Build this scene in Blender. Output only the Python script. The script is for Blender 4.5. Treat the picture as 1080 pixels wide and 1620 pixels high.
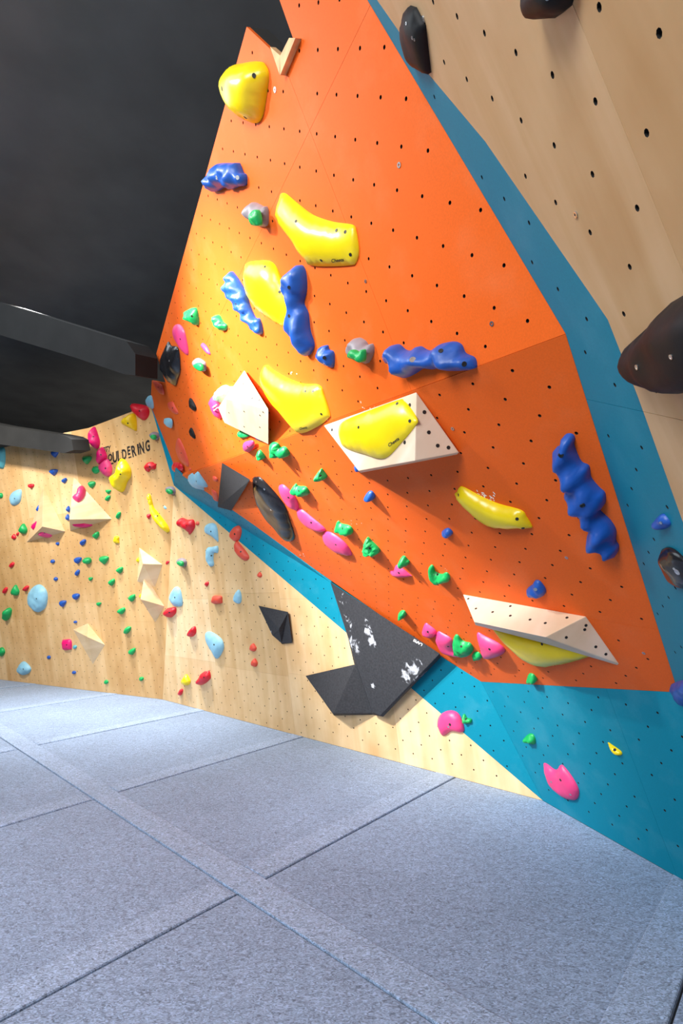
import bpy, bmesh, math, random
import numpy as np
from mathutils import Vector, Matrix, noise
from mathutils.geometry import delaunay_2d_cdt
from mathutils.bvhtree import BVHTree

for o in list(bpy.data.objects):
    bpy.data.objects.remove(o, do_unlink=True)
scene = bpy.context.scene
COL = scene.collection

# ------------------------------------------------------------------ camera
FPX = 800.0                                   # focal length in pixels of the 1080 x 1620 frame
EYE = np.array([0.0, 0.0, 1.63])
ROT = np.array([[0.99987, -0.01619, 0.0], [0.00249, 0.15397, 0.98807], [-0.016, -0.98794, 0.15399]])
cam = bpy.data.cameras.new('camera')
cam.sensor_fit = 'HORIZONTAL'
cam.sensor_width = 24.0
cam.lens = 24.0 * FPX / 1080.0
cam.clip_start = 0.05
camo = bpy.data.objects.new('camera', cam)
COL.objects.link(camo)
_r, _u, _b = ROT[:, 0], -ROT[:, 1], -ROT[:, 2]
camo.matrix_world = Matrix([[_r[i], _u[i], _b[i], EYE[i]] for i in range(3)] + [[0, 0, 0, 1]])
scene.camera = camo

# ------------------------------------------------------------------ world, lights, exposure
scene.view_settings.view_transform = 'Standard'
scene.view_settings.look = 'None'
scene.view_settings.gamma = 1.0
scene.view_settings.use_curve_mapping = False
scene.view_settings.exposure = 0.08
world = bpy.data.worlds.new('hall_air')
scene.world = world
world.use_nodes = True
world.node_tree.nodes['Background'].inputs[0].default_value = (0.80, 0.90, 1.0, 1)
world.node_tree.nodes['Background'].inputs[1].default_value = 0.10


def lamp(name, kind, loc, target, power, color, size=0.2, angle=90, blend=0.6):
    d = bpy.data.lights.new(name, kind)
    d.energy = power
    d.color = color
    if kind == 'SPOT':
        d.spot_size = math.radians(angle)
        d.spot_blend = blend
        d.shadow_soft_size = size
    elif kind == 'AREA':
        d.shape = 'SQUARE'
        d.size = size
    else:
        d.shadow_soft_size = size
    o = bpy.data.objects.new(name, d)
    COL.objects.link(o)
    o.location = loc
    v = Vector(target) - Vector(loc)
    o.rotation_euler = v.to_track_quat('-Z', 'Y').to_euler()
    return o


# floodlights under the hall ceiling, on the open side of the room, then added fill lights
lamp('key_floodlight', 'SPOT', (-4.0, 1.6, 4.6), (-0.5, 4.0, 2.75), 3300, (1.0, 0.95, 0.87), 0.055, 44, 1.0)
lamp('fill_floodlight', 'SPOT', (-3.6, 1.8, 4.9), (-0.5, 2.9, 3.6), 700, (1.0, 0.96, 0.88), 0.09, 46, 1.0)
lamp('corner_floodlight', 'SPOT', (-4.6, 2.4, 4.4), (0.62, 4.6, 0.55), 900, (0.98, 0.98, 0.98), 0.07, 31, 1.0)
lamp('mat_floodlight', 'SPOT', (-4.0, 6.2, 5.6), (-3.6, 6.6, 0.0), 1950, (1.0, 0.98, 0.95), 0.20, 70, 1.0)
lamp('left_floodlight', 'SPOT', (-6.5, 5.2, 5.4), (-5.0, 9.0, 1.5), 1150, (1.0, 0.95, 0.86), 0.20, 90, 1.0)
lamp('hall_fill', 'AREA', (-5.0, 3.0, 6.2), (-5.0, 3.0, 0.0), 300, (0.84, 0.93, 1.0), 5.0)  # added broad fill standing in for the other ceiling lamps
lamp('rear_fill', 'AREA', (-4.0, -3.2, 4.2), (0.0, 4.0, 1.6), 480, (0.93, 0.97, 1.0), 2.5)  # added fill from behind the viewer, lifts the overhang and right wall

lamp('far_wall_fill', 'AREA', (-4.5, 10.6, 2.6), (-4.2, 14.5, 4.6), 40, (1.0, 0.97, 0.92), 2.0)  # added light hidden behind the left wall, lifts the black far wall

# ------------------------------------------------------------------ pixel <-> wall helpers
# every wall plane is n.(X - EYE) = -d; solved from the bolt hole grids of the photograph
PL = {
    'O1': ((-0.829426, -0.409475, -0.379977), 1.50218),
    'O2': ((-0.66544, -0.274591, -0.694111), 1.43171),
    'W2': ((-0.669711, -0.726247, -0.155089), 3.83117),
    'BB': ((-0.895765, -0.286967, -0.339491), 2.02100),
    'W4': ((-0.878872, 0.249128, -0.406841), 0.57790),
    'W1': ((-0.46554, -0.855962, -0.224948), 5.36485),
    'FL': ((0.0, 0.0, 1.0), 1.63),
}
PL = {k: (np.array(n) / np.linalg.norm(n), d) for k, (n, d) in PL.items()}


def ray(p):
    return ROT @ np.array([(p[0] - 540) / FPX, (p[1] - 810) / FPX, 1.0])


def on(p, key, off=0.0):
    n, d = PL[key] if isinstance(key, str) else key
    r = ray(p)
    return EYE + r * ((off - d) / (n @ r))


def plane3(a, b, c):
    n = np.cross(b - a, c - a)
    n /= np.linalg.norm(n)
    if n @ (a - EYE) > 0:
        n = -n
    return n, -n @ (a - EYE)


def tri(a, b, c):
    N = np.array([PL[k][0] for k in (a, b, c)])
    return EYE + np.linalg.solve(N, -np.array([PL[k][1] for k in (a, b, c)]))


def at_z(a, b, z):
    N = np.array([PL[a][0], PL[b][0], (0, 0, 1)])
    return EYE + np.linalg.solve(N, np.array([-PL[a][1], -PL[b][1], z - EYE[2]]))


def frame(n):
    e1 = np.cross((0, 0, 1.0), n)
    if np.linalg.norm(e1) < 1e-6:
        e1 = np.array([1.0, 0, 0])
    e1 /= np.linalg.norm(e1)
    return e1, np.cross(n, e1)


LAT = {
    'O1': ((-0.1489, 1.8407, 3.9249), (0.08215, -0.07812, -0.09512), (-0.00824, 0.1026, -0.09257)),
    'O2': ((0.2757, 2.9282, 2.2699), (0.09773, -0.17333, -0.02512), (0.01004, 0.12597, -0.05946)),
    'W2': ((-0.4878, 5.7616, 1.4592), (0.08622, -0.05745, -0.10326), (-0.06605, 0.08223, -0.09983)),
    'BB': ((1.4413, 3.4184, 0.8906), (0.06047, -0.18627, -0.0021), (0.00231, 0.10518, -0.095)),
    'W4': ((0.3061, 1.05, 3.0321), (0.04289, -0.06204, -0.13064), (0.05252, 0.12565, -0.03651)),
}

# ------------------------------------------------------------------ materials
MATS = {}


def nodes_of(m):
    m.use_nodes = True
    nt = m.node_tree
    return nt, nt.nodes, nt.links, nt.nodes['Principled BSDF']


def plain(name, col, rough=0.5, metal=0.0, var=0.08, scale=9.0, bump=0.0, bscale=60.0, spec=0.5, coat=0.0):
    if name in MATS:
        return MATS[name]
    m = bpy.data.materials.new(name)
    nt, N, L, b = nodes_of(m)
    tc = N.new('ShaderNodeTexCoord')
    nz = N.new('ShaderNodeTexNoise')
    nz.inputs['Scale'].default_value = scale
    nz.inputs['Detail'].default_value = 5
    L.new(tc.outputs['Object'], nz.inputs['Vector'])
    rp = N.new('ShaderNodeValToRGB')
    rp.color_ramp.elements[0].position = 0.3
    rp.color_ramp.elements[1].position = 0.7
    rp.color_ramp.elements[0].color = tuple(c * (1 - var) for c in col) + (1,)
    rp.color_ramp.elements[1].color = tuple(min(1, c * (1 + var)) for c in col) + (1,)
    L.new(nz.outputs['Fac'], rp.inputs['Fac'])
    L.new(rp.outputs['Color'], b.inputs['Base Color'])
    b.inputs['Roughness'].default_value = rough
    b.inputs['Metallic'].default_value = metal
    b.inputs['Specular IOR Level'].default_value = spec
    b.inputs['Coat Weight'].default_value = coat
    if bump:
        n2 = N.new('ShaderNodeTexNoise')
        n2.inputs['Scale'].default_value = bscale
        n2.inputs['Detail'].default_value = 3
        L.new(tc.outputs['Object'], n2.inputs['Vector'])
        bp = N.new('ShaderNodeBump')
        bp.inputs['Strength'].default_value = bump
        bp.inputs['Distance'].default_value = 0.004
        L.new(n2.outputs['Fac'], bp.inputs['Height'])
        L.new(bp.outputs['Normal'], b.inputs['Normal'])
    MATS[name] = m
    return m


def plywood(name, col, n, grain_deg=90):
    """birch plywood: long grain streaks across the wall plane, speckle and faint chalk/hand stains"""
    if name in MATS:
        return MATS[name]
    m = bpy.data.materials.new(name)
    nt, N, L, b = nodes_of(m)
    e1, e2 = frame(n)
    a = math.radians(grain_deg)
    g = e1 * math.cos(a) + e2 * math.sin(a)
    c = np.cross(n, g)
    geo = N.new('ShaderNodeNewGeometry')

    def dotn(v):
        d = N.new('ShaderNodeVectorMath')
        d.operation = 'DOT_PRODUCT'
        L.new(geo.outputs['Position'], d.inputs[0])
        d.inputs[1].default_value = tuple(v)
        return d.outputs['Value']
    cb = N.new('ShaderNodeCombineXYZ')
    mu = N.new('ShaderNodeMath')
    mu.operation = 'MULTIPLY'
    mu.inputs[1].default_value = 0.10
    L.new(dotn(g), mu.inputs[0])
    L.new(mu.outputs[0], cb.inputs[0])
    L.new(dotn(c), cb.inputs[1])
    nz = N.new('ShaderNodeTexNoise')
    nz.inputs['Scale'].default_value = 7.0
    nz.inputs['Detail'].default_value = 6
    nz.inputs['Distortion'].default_value = 0.6
    L.new(cb.outputs[0], nz.inputs['Vector'])
    rp = N.new('ShaderNodeValToRGB')
    rp.color_ramp.elements[0].position = 0.30
    rp.color_ramp.elements[1].position = 0.68
    rp.color_ramp.elements[0].color = (col[0] * 0.90, col[1] * 0.84, col[2] * 0.74, 1)
    rp.color_ramp.elements[1].color = (min(1, col[0] * 1.06), min(1, col[1] * 1.07), min(1, col[2] * 1.10), 1)
    L.new(nz.outputs['Fac'], rp.inputs['Fac'])
    st = N.new('ShaderNodeTexNoise')
    st.inputs['Scale'].default_value = 2.3
    st.inputs['Detail'].default_value = 8
    L.new(geo.outputs['Position'], st.inputs['Vector'])
    r2 = N.new('ShaderNodeValToRGB')
    r2.color_ramp.elements[0].position = 0.36
    r2.color_ramp.elements[1].position = 0.6
    r2.color_ramp.elements[0].color = (0.86, 0.78, 0.68, 1)
    r2.color_ramp.elements[1].color = (1, 1, 1, 1)
    L.new(st.outputs['Fac'], r2.inputs['Fac'])
    mx = N.new('ShaderNodeMix')
    mx.data_type = 'RGBA'
    mx.blend_type = 'MULTIPLY'
    mx.inputs[0].default_value = 0.8
    L.new(rp.outputs['Color'], mx.inputs[6])
    L.new(r2.outputs['Color'], mx.inputs[7])
    L.new(mx.outputs[2], b.inputs['Base Color'])
    b.inputs['Roughness'].default_value = 0.55
    b.inputs['Specular IOR Level'].default_value = 0.3
    MATS[name] = m
    return m


def paint(name, col, scuff=(0.9, 0.8, 0.75), amount=0.10, rough=0.55):
    """painted panel with fine grain and pale chalky scuffs"""
    if name in MATS:
        return MATS[name]
    m = bpy.data.materials.new(name)
    nt, N, L, b = nodes_of(m)
    geo = N.new('ShaderNodeNewGeometry')
    nz = N.new('ShaderNodeTexNoise')
    nz.inputs['Scale'].default_value = 3.2
    nz.inputs['Detail'].default_value = 9
    nz.inputs['Roughness'].default_value = 0.62
    L.new(geo.outputs['Position'], nz.inputs['Vector'])
    rp = N.new('ShaderNodeValToRGB')
    rp.color_ramp.elements[0].position = 0.52
    rp.color_ramp.elements[1].position = 0.80
    rp.color_ramp.elements[0].color = (0, 0, 0, 1)
    rp.color_ramp.elements[1].color = (amount * 2.2,) * 3 + (1,)
    L.new(nz.outputs['Fac'], rp.inputs['Fac'])
    fine = N.new('ShaderNodeTexNoise')
    fine.inputs['Scale'].default_value = 160
    fine.inputs['Detail'].default_value = 2
    L.new(geo.outputs['Position'], fine.inputs['Vector'])
    r3 = N.new('ShaderNodeValToRGB')
    r3.color_ramp.elements[0].color = tuple(c * 0.86 for c in col) + (1,)
    r3.color_ramp.elements[1].color = tuple(min(1, c * 1.12) for c in col) + (1,)
    L.new(fine.outputs['Fac'], r3.inputs['Fac'])
    mx = N.new('ShaderNodeMix')
    mx.data_type = 'RGBA'
    L.new(rp.outputs['Color'], mx.inputs[0])
    L.new(r3.outputs['Color'], mx.inputs[6])
    mx.inputs[7].default_value = scuff + (1,)
    L.new(mx.outputs[2], b.inputs['Base Color'])
    b.inputs['Roughness'].default_value = rough
    b.inputs['Specular IOR Level'].default_value = 0.16
    MATS[name] = m
    return m


def felt(name, col):
    """needle-punched mat cover: short fibre flecks in two tones"""
    if name in MATS:
        return MATS[name]
    m = bpy.data.materials.new(name)
    nt, N, L, b = nodes_of(m)
    geo = N.new('ShaderNodeNewGeometry')
    mp = N.new('ShaderNodeMapping')
    mp.inputs['Rotation'].default_value = (0, 0, math.radians(20))
    mp.inputs['Scale'].default_value = (38, 78, 40)
    L.new(geo.outputs['Position'], mp.inputs['Vector'])
    n1 = N.new('ShaderNodeTexNoise')
    n1.inputs['Scale'].default_value = 1.0
    n1.inputs['Detail'].default_value = 4
    n1.inputs['Distortion'].default_value = 2.2
    L.new(mp.outputs[0], n1.inputs['Vector'])
    rp = N.new('ShaderNodeValToRGB')
    rp.color_ramp.elements[0].position = 0.33
    rp.color_ramp.elements[1].position = 0.68
    rp.color_ramp.elements[0].color = tuple(c * 0.44 for c in col) + (1,)
    rp.color_ramp.elements[1].color = tuple(min(1, c * 1.62) for c in col) + (1,)
    L.new(n1.outputs['Fac'], rp.inputs['Fac'])
    n2 = N.new('ShaderNodeTexNoise')
    n2.inputs['Scale'].default_value = 1.7
    n2.inputs['Detail'].default_value = 5
    L.new(geo.outputs['Position'], n2.inputs['Vector'])
    r2 = N.new('ShaderNodeValToRGB')
    r2.color_ramp.elements[0].position = 0.3
    r2.color_ramp.elements[1].position = 0.7
    r2.color_ramp.elements[0].color = (0.88, 0.88, 0.88, 1)
    r2.color_ramp.elements[1].color = (1, 1, 1, 1)
    L.new(n2.outputs['Fac'], r2.inputs['Fac'])
    mx = N.new('ShaderNodeMix')
    mx.data_type = 'RGBA'
    mx.blend_type = 'MULTIPLY'
    mx.inputs[0].default_value = 1.0
    L.new(rp.outputs['Color'], mx.inputs[6])
    L.new(r2.outputs['Color'], mx.inputs[7])
    L.new(mx.outputs[2], b.inputs['Base Color'])
    b.inputs['Roughness'].default_value = 0.8
    b.inputs['Specular IOR Level'].default_value = 0.25
    b.inputs['Sheen Weight'].default_value = 0.25
    bp = N.new('ShaderNodeBump')
    bp.inputs['Strength'].default_value = 0.25
    bp.inputs['Distance'].default_value = 0.003
    L.new(n1.outputs['Fac'], bp.inputs['Height'])
    L.new(bp.outputs['Normal'], b.inputs['Normal'])
    MATS[name] = m
    return m


ORANGE = paint('orange_paint', (0.86, 0.132, 0.014), (0.95, 0.40, 0.20), 0.06)
BLUE = paint('blue_paint', (0.003, 0.222, 0.335), (0.30, 0.62, 0.75), 0.05)
HOLE = plain('hole_dark', (0.012, 0.010, 0.009), 0.9)
BACK = plain('framing_dark', (0.02, 0.018, 0.016), 0.9)
BLACKPAINT = plain('black_hall_paint', (0.13, 0.126, 0.12), 0.75, var=0.15, scale=1.5, spec=0.3)
STEEL = plain('bolt_steel', (0.55, 0.56, 0.58), 0.35, 1.0, 0.05)
BOLTDARK = plain('bolt_socket', (0.015, 0.015, 0.015), 0.5)
INK = plain('black_print', (0.012, 0.010, 0.010), 0.6)
WHITEINK = plain('white_print', (0.85, 0.85, 0.85), 0.6)
HC = {
    'yellow': plain('resin_yellow', (0.86, 0.66, 0.006), 0.30, var=0.05, spec=0.5, bump=0.05, bscale=90),
    'yellow2': plain('resin_matt_yellow', (0.80, 0.52, 0.004), 0.42, var=0.08, bump=0.1),
    'blue': plain('resin_blue', (0.012, 0.09, 0.42), 0.42, var=0.12, bump=0.15, bscale=45),
    'green': plain('resin_green', (0.005, 0.36, 0.085), 0.45, var=0.10, bump=0.15),
    'mint': plain('resin_mint', (0.42, 0.72, 0.50), 0.45, var=0.06, bump=0.1),
    'pink': plain('resin_pink', (0.82, 0.055, 0.215), 0.42, var=0.07, bump=0.06),
    'magenta': plain('resin_magenta', (0.80, 0.006, 0.155), 0.42, var=0.06, bump=0.06),
    'red': plain('resin_red', (0.66, 0.008, 0.022), 0.42, var=0.10, bump=0.12),
    'coral': plain('resin_coral', (0.74, 0.085, 0.045), 0.5, var=0.08, bump=0.1),
    'sky': plain('resin_sky', (0.28, 0.56, 0.70), 0.5, var=0.10, bump=0.15),
    'teal': plain('resin_teal', (0.10, 0.42, 0.48), 0.5, var=0.10, bump=0.15),
    'black': plain('resin_black', (0.012, 0.012, 0.013), 0.55, var=0.25, bump=0.2, bscale=30, spec=0.18),
    'gloss': plain('resin_gloss_black', (0.014, 0.014, 0.016), 0.2, var=0.25, bump=0.05, bscale=20),
    'grey': plain('resin_grey', (0.26, 0.23, 0.26), 0.5, var=0.14, bump=0.15),
    'white': plain('resin_white', (0.80, 0.78, 0.76), 0.5, var=0.04),
}


# ------------------------------------------------------------------ object helpers
def meshobj(name, verts, faces, mat=None, parent=None, smooth=False, mats=None, midx=None, origin=None):
    me = bpy.data.meshes.new(name)
    V = np.array(verts, float)
    org = V.mean(0) if origin is None else np.array(origin, float)
    me.from_pydata([tuple(v - org) for v in V], [], faces)
    if midx is not None:
        me.polygons.foreach_set('material_index', midx)
    me.polygons.foreach_set('use_smooth', [smooth] * len(me.polygons))
    bm = bmesh.new()
    bm.from_mesh(me)
    bmesh.ops.recalc_face_normals(bm, faces=bm.faces)
    bm.to_mesh(me)
    bm.free()
    o = bpy.data.objects.new(name, me)
    COL.objects.link(o)
    for mm in (mats or ([mat] if mat else [])):
        me.materials.append(mm)
    o.location = tuple(org)
    if parent is not None:
        q = parent
        while q is not None:
            o.location -= q.location
            q = q.parent
        o.parent = parent
    return o


def tag(o, label=None, cat=None, group=None, kind=None):
    if label:
        o['label'] = label
    if cat:
        o['category'] = cat
    if group:
        o['group'] = group
    if kind:
        o['kind'] = kind
    return o


def clip(poly, a, b, c):
    """keep the side a*x + b*y <= c of a 2D polygon"""
    out = []
    for i in range(len(poly)):
        p, q = poly[i], poly[(i + 1) % len(poly)]
        sp, sq = a * p[0] + b * p[1] - c, a * q[0] + b * q[1] - c
        if sp <= 0:
            out.append(p)
        if (sp < 0 < sq) or (sq < 0 < sp):
            t = sp / (sp - sq)
            out.append((p[0] + t * (q[0] - p[0]), p[1] + t * (q[1] - p[1])))
    return out


def area2(poly):
    return 0.5 * sum(poly[i][0] * poly[(i + 1) % len(poly)][1] - poly[(i + 1) % len(poly)][0] * poly[i][1] for i in range(len(poly)))


def inside(P, poly):
    """vectorised point in polygon"""
    P = np.atleast_2d(P)
    r = np.zeros(len(P), bool)
    n = len(poly)
    for i in range(n):
        x1, y1 = poly[i]
        x2, y2 = poly[(i + 1) % n]
        if y1 == y2:
            continue
        c = ((y1 > P[:, 1]) != (y2 > P[:, 1])) & (P[:, 0] < (x2 - x1) * (P[:, 1] - y1) / (y2 - y1) + x1)
        r ^= c
    return r


def edge_dist(P, poly):
    P = np.atleast_2d(P)
    d = np.full(len(P), 1e9)
    n = len(poly)
    for i in range(n):
        a = np.array(poly[i])
        b = np.array(poly[(i + 1) % n])
        ab = b - a
        L2 = max(ab @ ab, 1e-12)
        t = np.clip(((P - a) @ ab) / L2, 0, 1)
        d = np.minimum(d, np.linalg.norm(P - (a + t[:, None] * ab), axis=1))
    return d


def inset(poly, g):
    """shift every edge of a polygon inwards by g"""
    s = 1 if area2(poly) > 0 else -1
    n = len(poly)
    out = []
    for i in range(n):
        p0, p1, p2 = np.array(poly[i - 1]), np.array(poly[i]), np.array(poly[(i + 1) % n])
        d1 = (p1 - p0) / max(np.linalg.norm(p1 - p0), 1e-9)
        d2 = (p2 - p1) / max(np.linalg.norm(p2 - p1), 1e-9)
        n1 = np.array([-d1[1], d1[0]]) * s
        n2 = np.array([-d2[1], d2[0]]) * s
        k = max(1 + n1 @ n2, 0.25)
        out.append(tuple(p1 + (n1 + n2) * g / k))
    return out


HOLE_R = 0.0072


def panel(name, key, poly, mat, parent, lattice=None, thick=0.018, gap=0.0007, margin=0.035, sides=8, skip=()):
    """one sheet with its bolt holes really drilled through it; poly = 2D points in the frame of plane `key`"""
    n, d = PL[key] if isinstance(key, str) else key
    e1, e2 = frame(n)
    o0 = EYE - n * d
    poly = inset(poly, gap)
    if area2(poly) < 0:
        poly = poly[::-1]
    holes = []
    if lattice:
        P0, a, b = [np.array(v) for v in LAT[lattice]]
        P0 = np.array([(P0 - o0) @ e1, (P0 - o0) @ e2])
        M = np.array([[a @ e1, b @ e1], [a @ e2, b @ e2]])
        q = np.linalg.solve(M, (np.array(poly) - P0).T).T
        lo, hi = np.floor(q.min(0)).astype(int), np.ceil(q.max(0)).astype(int)
        ij = np.array([(i, j) for i in range(lo[0], hi[0] + 1) for j in range(lo[1], hi[1] + 1)], float)
        C = P0 + ij @ M.T
        k = inside(C, poly)
        C = C[k]
        if len(C):
            C = C[edge_dist(C, poly) > margin]
        holes = [tuple(c) for c in C]
    v2 = [Vector(p) for p in poly]
    ed = [(i, (i + 1) % len(poly)) for i in range(len(poly))]
    hl = []
    for c in holes:
        b0 = len(v2)
        for k in range(sides):
            t = 2 * math.pi * k / sides
            v2.append(Vector((c[0] + HOLE_R * math.cos(t), c[1] + HOLE_R * math.sin(t))))
        ed += [(b0 + k, b0 + (k + 1) % sides) for k in range(sides)]
        hl.append(b0)
    res = delaunay_2d_cdt(v2, ed, [], 1, 1e-7)
    rv, rf = res[0], res[2]
    R2 = np.array([tuple(p) for p in rv])
    F = np.array([f for f in rf if len(f) == 3])
    cen = R2[F].mean(1)
    keep = inside(cen, poly)
    if holes:
        H = np.array(holes)
        for s in range(0, len(cen), 2000):
            dd = ((cen[s:s + 2000, None, :] - H[None]) ** 2).sum(2).min(1)
            keep[s:s + 2000] &= dd > (HOLE_R * 0.97) ** 2
    F = F[keep]
    # map input vertices to output vertices
    omap = {}
    for oi, orig in enumerate(res[3]):
        for k in orig:
            omap[k] = oi
    V = [o0 + e1 * p[0] + e2 * p[1] for p in R2]
    faces = [tuple(f) for f in F]
    mi = [0] * len(faces)
    np_ = len(poly)
    b0 = len(V)
    for i in range(np_):
        V.append(V[omap[i]] - n * thick)
    for i in range(np_):
        j = (i + 1) % np_
        faces.append((omap[i], omap[j], b0 + j, b0 + i))
        mi.append(0)
    for h0 in hl:
        b1 = len(V)
        for k in range(sides):
            V.append(V[omap[h0 + k]] - n * (thick * 0.98))
        for k in range(sides):
            k2 = (k + 1) % sides
            faces.append((omap[h0 + k], omap[h0 + k2], b1 + k2, b1 + k))
            mi.append(1)
        faces.append(tuple(range(b1, b1 + sides)))
        mi.append(1)
    return meshobj(name, V, faces, parent=parent, mats=[mat, HOLE], midx=mi)


def to2(key, pts):
    n, d = PL[key] if isinstance(key, str) else key
    e1, e2 = frame(n)
    o0 = EYE - n * d
    return [((p - o0) @ e1, (p - o0) @ e2) for p in pts]


def slab(name, key, poly, t0, t1, mat, parent=None):
    """flat board between the depths t0 and t1 behind plane `key`"""
    n, d = PL[key] if isinstance(key, str) else key
    e1, e2 = frame(n)
    o0 = EYE - n * d
    m = len(poly)
    V = [o0 + e1 * p[0] + e2 * p[1] - n * t0 for p in poly] + [o0 + e1 * p[0] + e2 * p[1] - n * t1 for p in poly]
    F = [tuple(range(m)), tuple(range(2 * m - 1, m - 1, -1))] + [(i, (i + 1) % m, m + (i + 1) % m, m + i) for i in range(m)]
    return meshobj(name, V, F, mat, parent)


def box(name, lo, hi, mat, parent=None, bevel=0.0):
    x0, y0, z0 = lo
    x1, y1, z1 = hi
    V = [(x0, y0, z0), (x1, y0, z0), (x1, y1, z0), (x0, y1, z0), (x0, y0, z1), (x1, y0, z1), (x1, y1, z1), (x0, y1, z1)]
    F = [(0, 3, 2, 1), (4, 5, 6, 7), (0, 1, 5, 4), (1, 2, 6, 5), (2, 3, 7, 6), (3, 0, 4, 7)]
    return meshobj(name, V, F, mat, parent)


def beam(name, a, b, w, h, mat, parent=None):
    """box section from a to b, w wide and h tall"""
    a, b = np.array(a, float), np.array(b, float)
    d = (b - a) / np.linalg.norm(b - a)
    s = np.cross(d, (0, 0, 1.0))
    s /= np.linalg.norm(s)
    u = np.cross(s, d)
    V = [p + s * (w / 2 * i) + u * (h / 2 * j) for p in (a, b) for i, j in ((-1, -1), (1, -1), (1, 1), (-1, 1))]
    F = [(0, 1, 2, 3), (7, 6, 5, 4), (0, 4, 5, 1), (1, 5, 6, 2), (2, 6, 7, 3), (3, 7, 4, 0)]
    return meshobj(name, V, F, mat, parent)

# ------------------------------------------------------------------ the setting: walls
K1 = tri('W2', 'BB', 'FL')            # foot of the blue ridge
K2 = tri('W2', 'BB', 'O2')            # lower corner of the orange overhang
K3 = tri('O2', 'BB', 'W4')
K4 = tri('O1', 'O2', 'W4')
K6 = tri('W1', 'W2', 'FL')
TOPZ = 4.31
rng = random.Random(7)

PLY = {}
for _k in ('W1', 'W2', 'W4'):
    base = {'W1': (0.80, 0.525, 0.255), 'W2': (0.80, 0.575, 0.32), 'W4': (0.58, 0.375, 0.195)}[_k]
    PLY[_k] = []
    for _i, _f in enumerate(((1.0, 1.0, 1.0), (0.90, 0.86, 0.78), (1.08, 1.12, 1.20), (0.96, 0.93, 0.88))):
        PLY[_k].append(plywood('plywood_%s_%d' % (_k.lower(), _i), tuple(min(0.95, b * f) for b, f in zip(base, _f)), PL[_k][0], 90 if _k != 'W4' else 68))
PLYV = plywood('plywood_volume', (0.82, 0.67, 0.52), PL['O2'][0], 20)
PLYP = plywood('plywood_pyramid', (0.82, 0.60, 0.36), PL['W1'][0], 10)


def wall_root(name, key, poly, mat=BACK):
    w = slab(name, key, poly, 0.019, 0.11, mat)
    tag(w, kind='structure')
    return w


def cut(poly, us, vs):
    """cut a polygon along the lines u = const and, per column, v = const"""
    cols = []
    edges = [-1e6] + list(us) + [1e6]
    for i in range(len(edges) - 1):
        c = clip(clip(poly, 1, 0, edges[i + 1]), -1, 0, -edges[i])
        if len(c) < 3 or abs(area2(c)) < 0.004:
            continue
        ve = [-1e6] + list(vs(i) if callable(vs) else vs) + [1e6]
        for j in range(len(ve) - 1):
            r = clip(clip(c, 0, 1, ve[j + 1]), 0, -1, -ve[j])
            if len(r) >= 3 and abs(area2(r)) > 0.004:
                cols.append((i, j, r))
    return cols


def vz(key, z):
    n = PL[key][0]
    e1, e2 = frame(n)
    o0 = EYE - n * PL[key][1]
    return (z - o0[2]) / e2[2]


def u_of(key, p):
    return to2(key, [p])[0][0]


def split(poly, key, p, q):
    """cut a polygon in two along the line through pixels p and q on plane key"""
    a, b = to2(key, [on(p, key), on(q, key)])
    nx, ny = b[1] - a[1], a[0] - b[0]
    c = nx * a[0] + ny * a[1]
    return clip(poly, nx, ny, c), clip(poly, -nx, -ny, -c)


# left plywood wall
dW1 = np.cross((0, 0, 1.0), PL['W1'][0])
dW1 /= np.linalg.norm(dW1)
FARL = 8.0
w1_d = on((238, 640), 'W1')
w1_c = on((275, 768), 'W1')
w1_tl = on((140, 677), 'W1')
w1_tl2 = on((85, 688), 'W1')
farL = K6 - dW1 * FARL
e2w1 = frame(PL['W1'][0])[1]
farT = farL + e2w1 * ((4.33) / e2w1[2])
w1_wood = to2('W1', [farL, K6, w1_c, w1_d, w1_tl, w1_tl2, farT])
w1_blue = to2('W1', [w1_c, on((277, 741), 'W1'), w1_d])
w1_all = to2('W1', [farL, K6, w1_c, on((277, 741), 'W1'), w1_d, w1_tl, w1_tl2, farT])
wall_left = wall_root('wall_left', 'W1', w1_all)
uc = u_of('W1', K6)
tone = {}
for i, j, r in cut(w1_wood, [uc - 1.5 * k + 0.25 for k in (5, 4, 3, 2, 1)], lambda c: [vz('W1', z) for z in ((1.2, 2.7) if c % 2 else (1.5, 3.0))]):
    panel('plywood_panel', 'W1', r, PLY['W1'][(i * 5 + j * 3 + i * j) % 4], wall_left, 'W2', sides=6)
panel('blue_panel', 'W1', w1_blue, BLUE, wall_left)

# facing plywood wall below the overhang, with its painted blue wedge
w2_c = on((275, 768), 'W2')
o2_l = on((288, 752), 'O2')
BAp = plane3(w2_c, on((523, 921.5), 'W2'), on((288, 752), 'O2'))
w2_wood = to2('W2', [K6, K1, w2_c])
w2_back = to2('W2', [K6, K1, on((690, 1060), 'W2'), w2_c])
wall_back = wall_root('wall_back', 'W2', w2_back)
us = [u_of('W2', on(p, 'W2')) for p in ((349, 1127), (466, 1154), (633, 1208))]
for i, j, r in cut(w2_wood, us, lambda c: [vz('W2', z) for z in ((0.66, 1.62) if c % 2 else (0.70, 1.55))]):
    panel('plywood_panel', 'W2', r, PLY['W2'][{0: 0, 1: 3, 2: 0, 3: 2}[i] if j != 1 else (2 if i == 0 else 1 if i == 1 else 0)], wall_back, 'W2')
PL['BA'] = BAp
ba = to2('BA', [w2_c, on((523, 921.5), 'BA'), on((400, 829), 'BA'), on((288, 752), 'BA'), on((277, 741), 'BA')])
panel('blue_panel', 'BA', ba, BLUE, wall_back, 'W2', margin=.025)
bw = to2('W2', [w2_c, K1, K2, on((690, 1034), 'W2'), on((523, 921.5), 'W2')])
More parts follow.
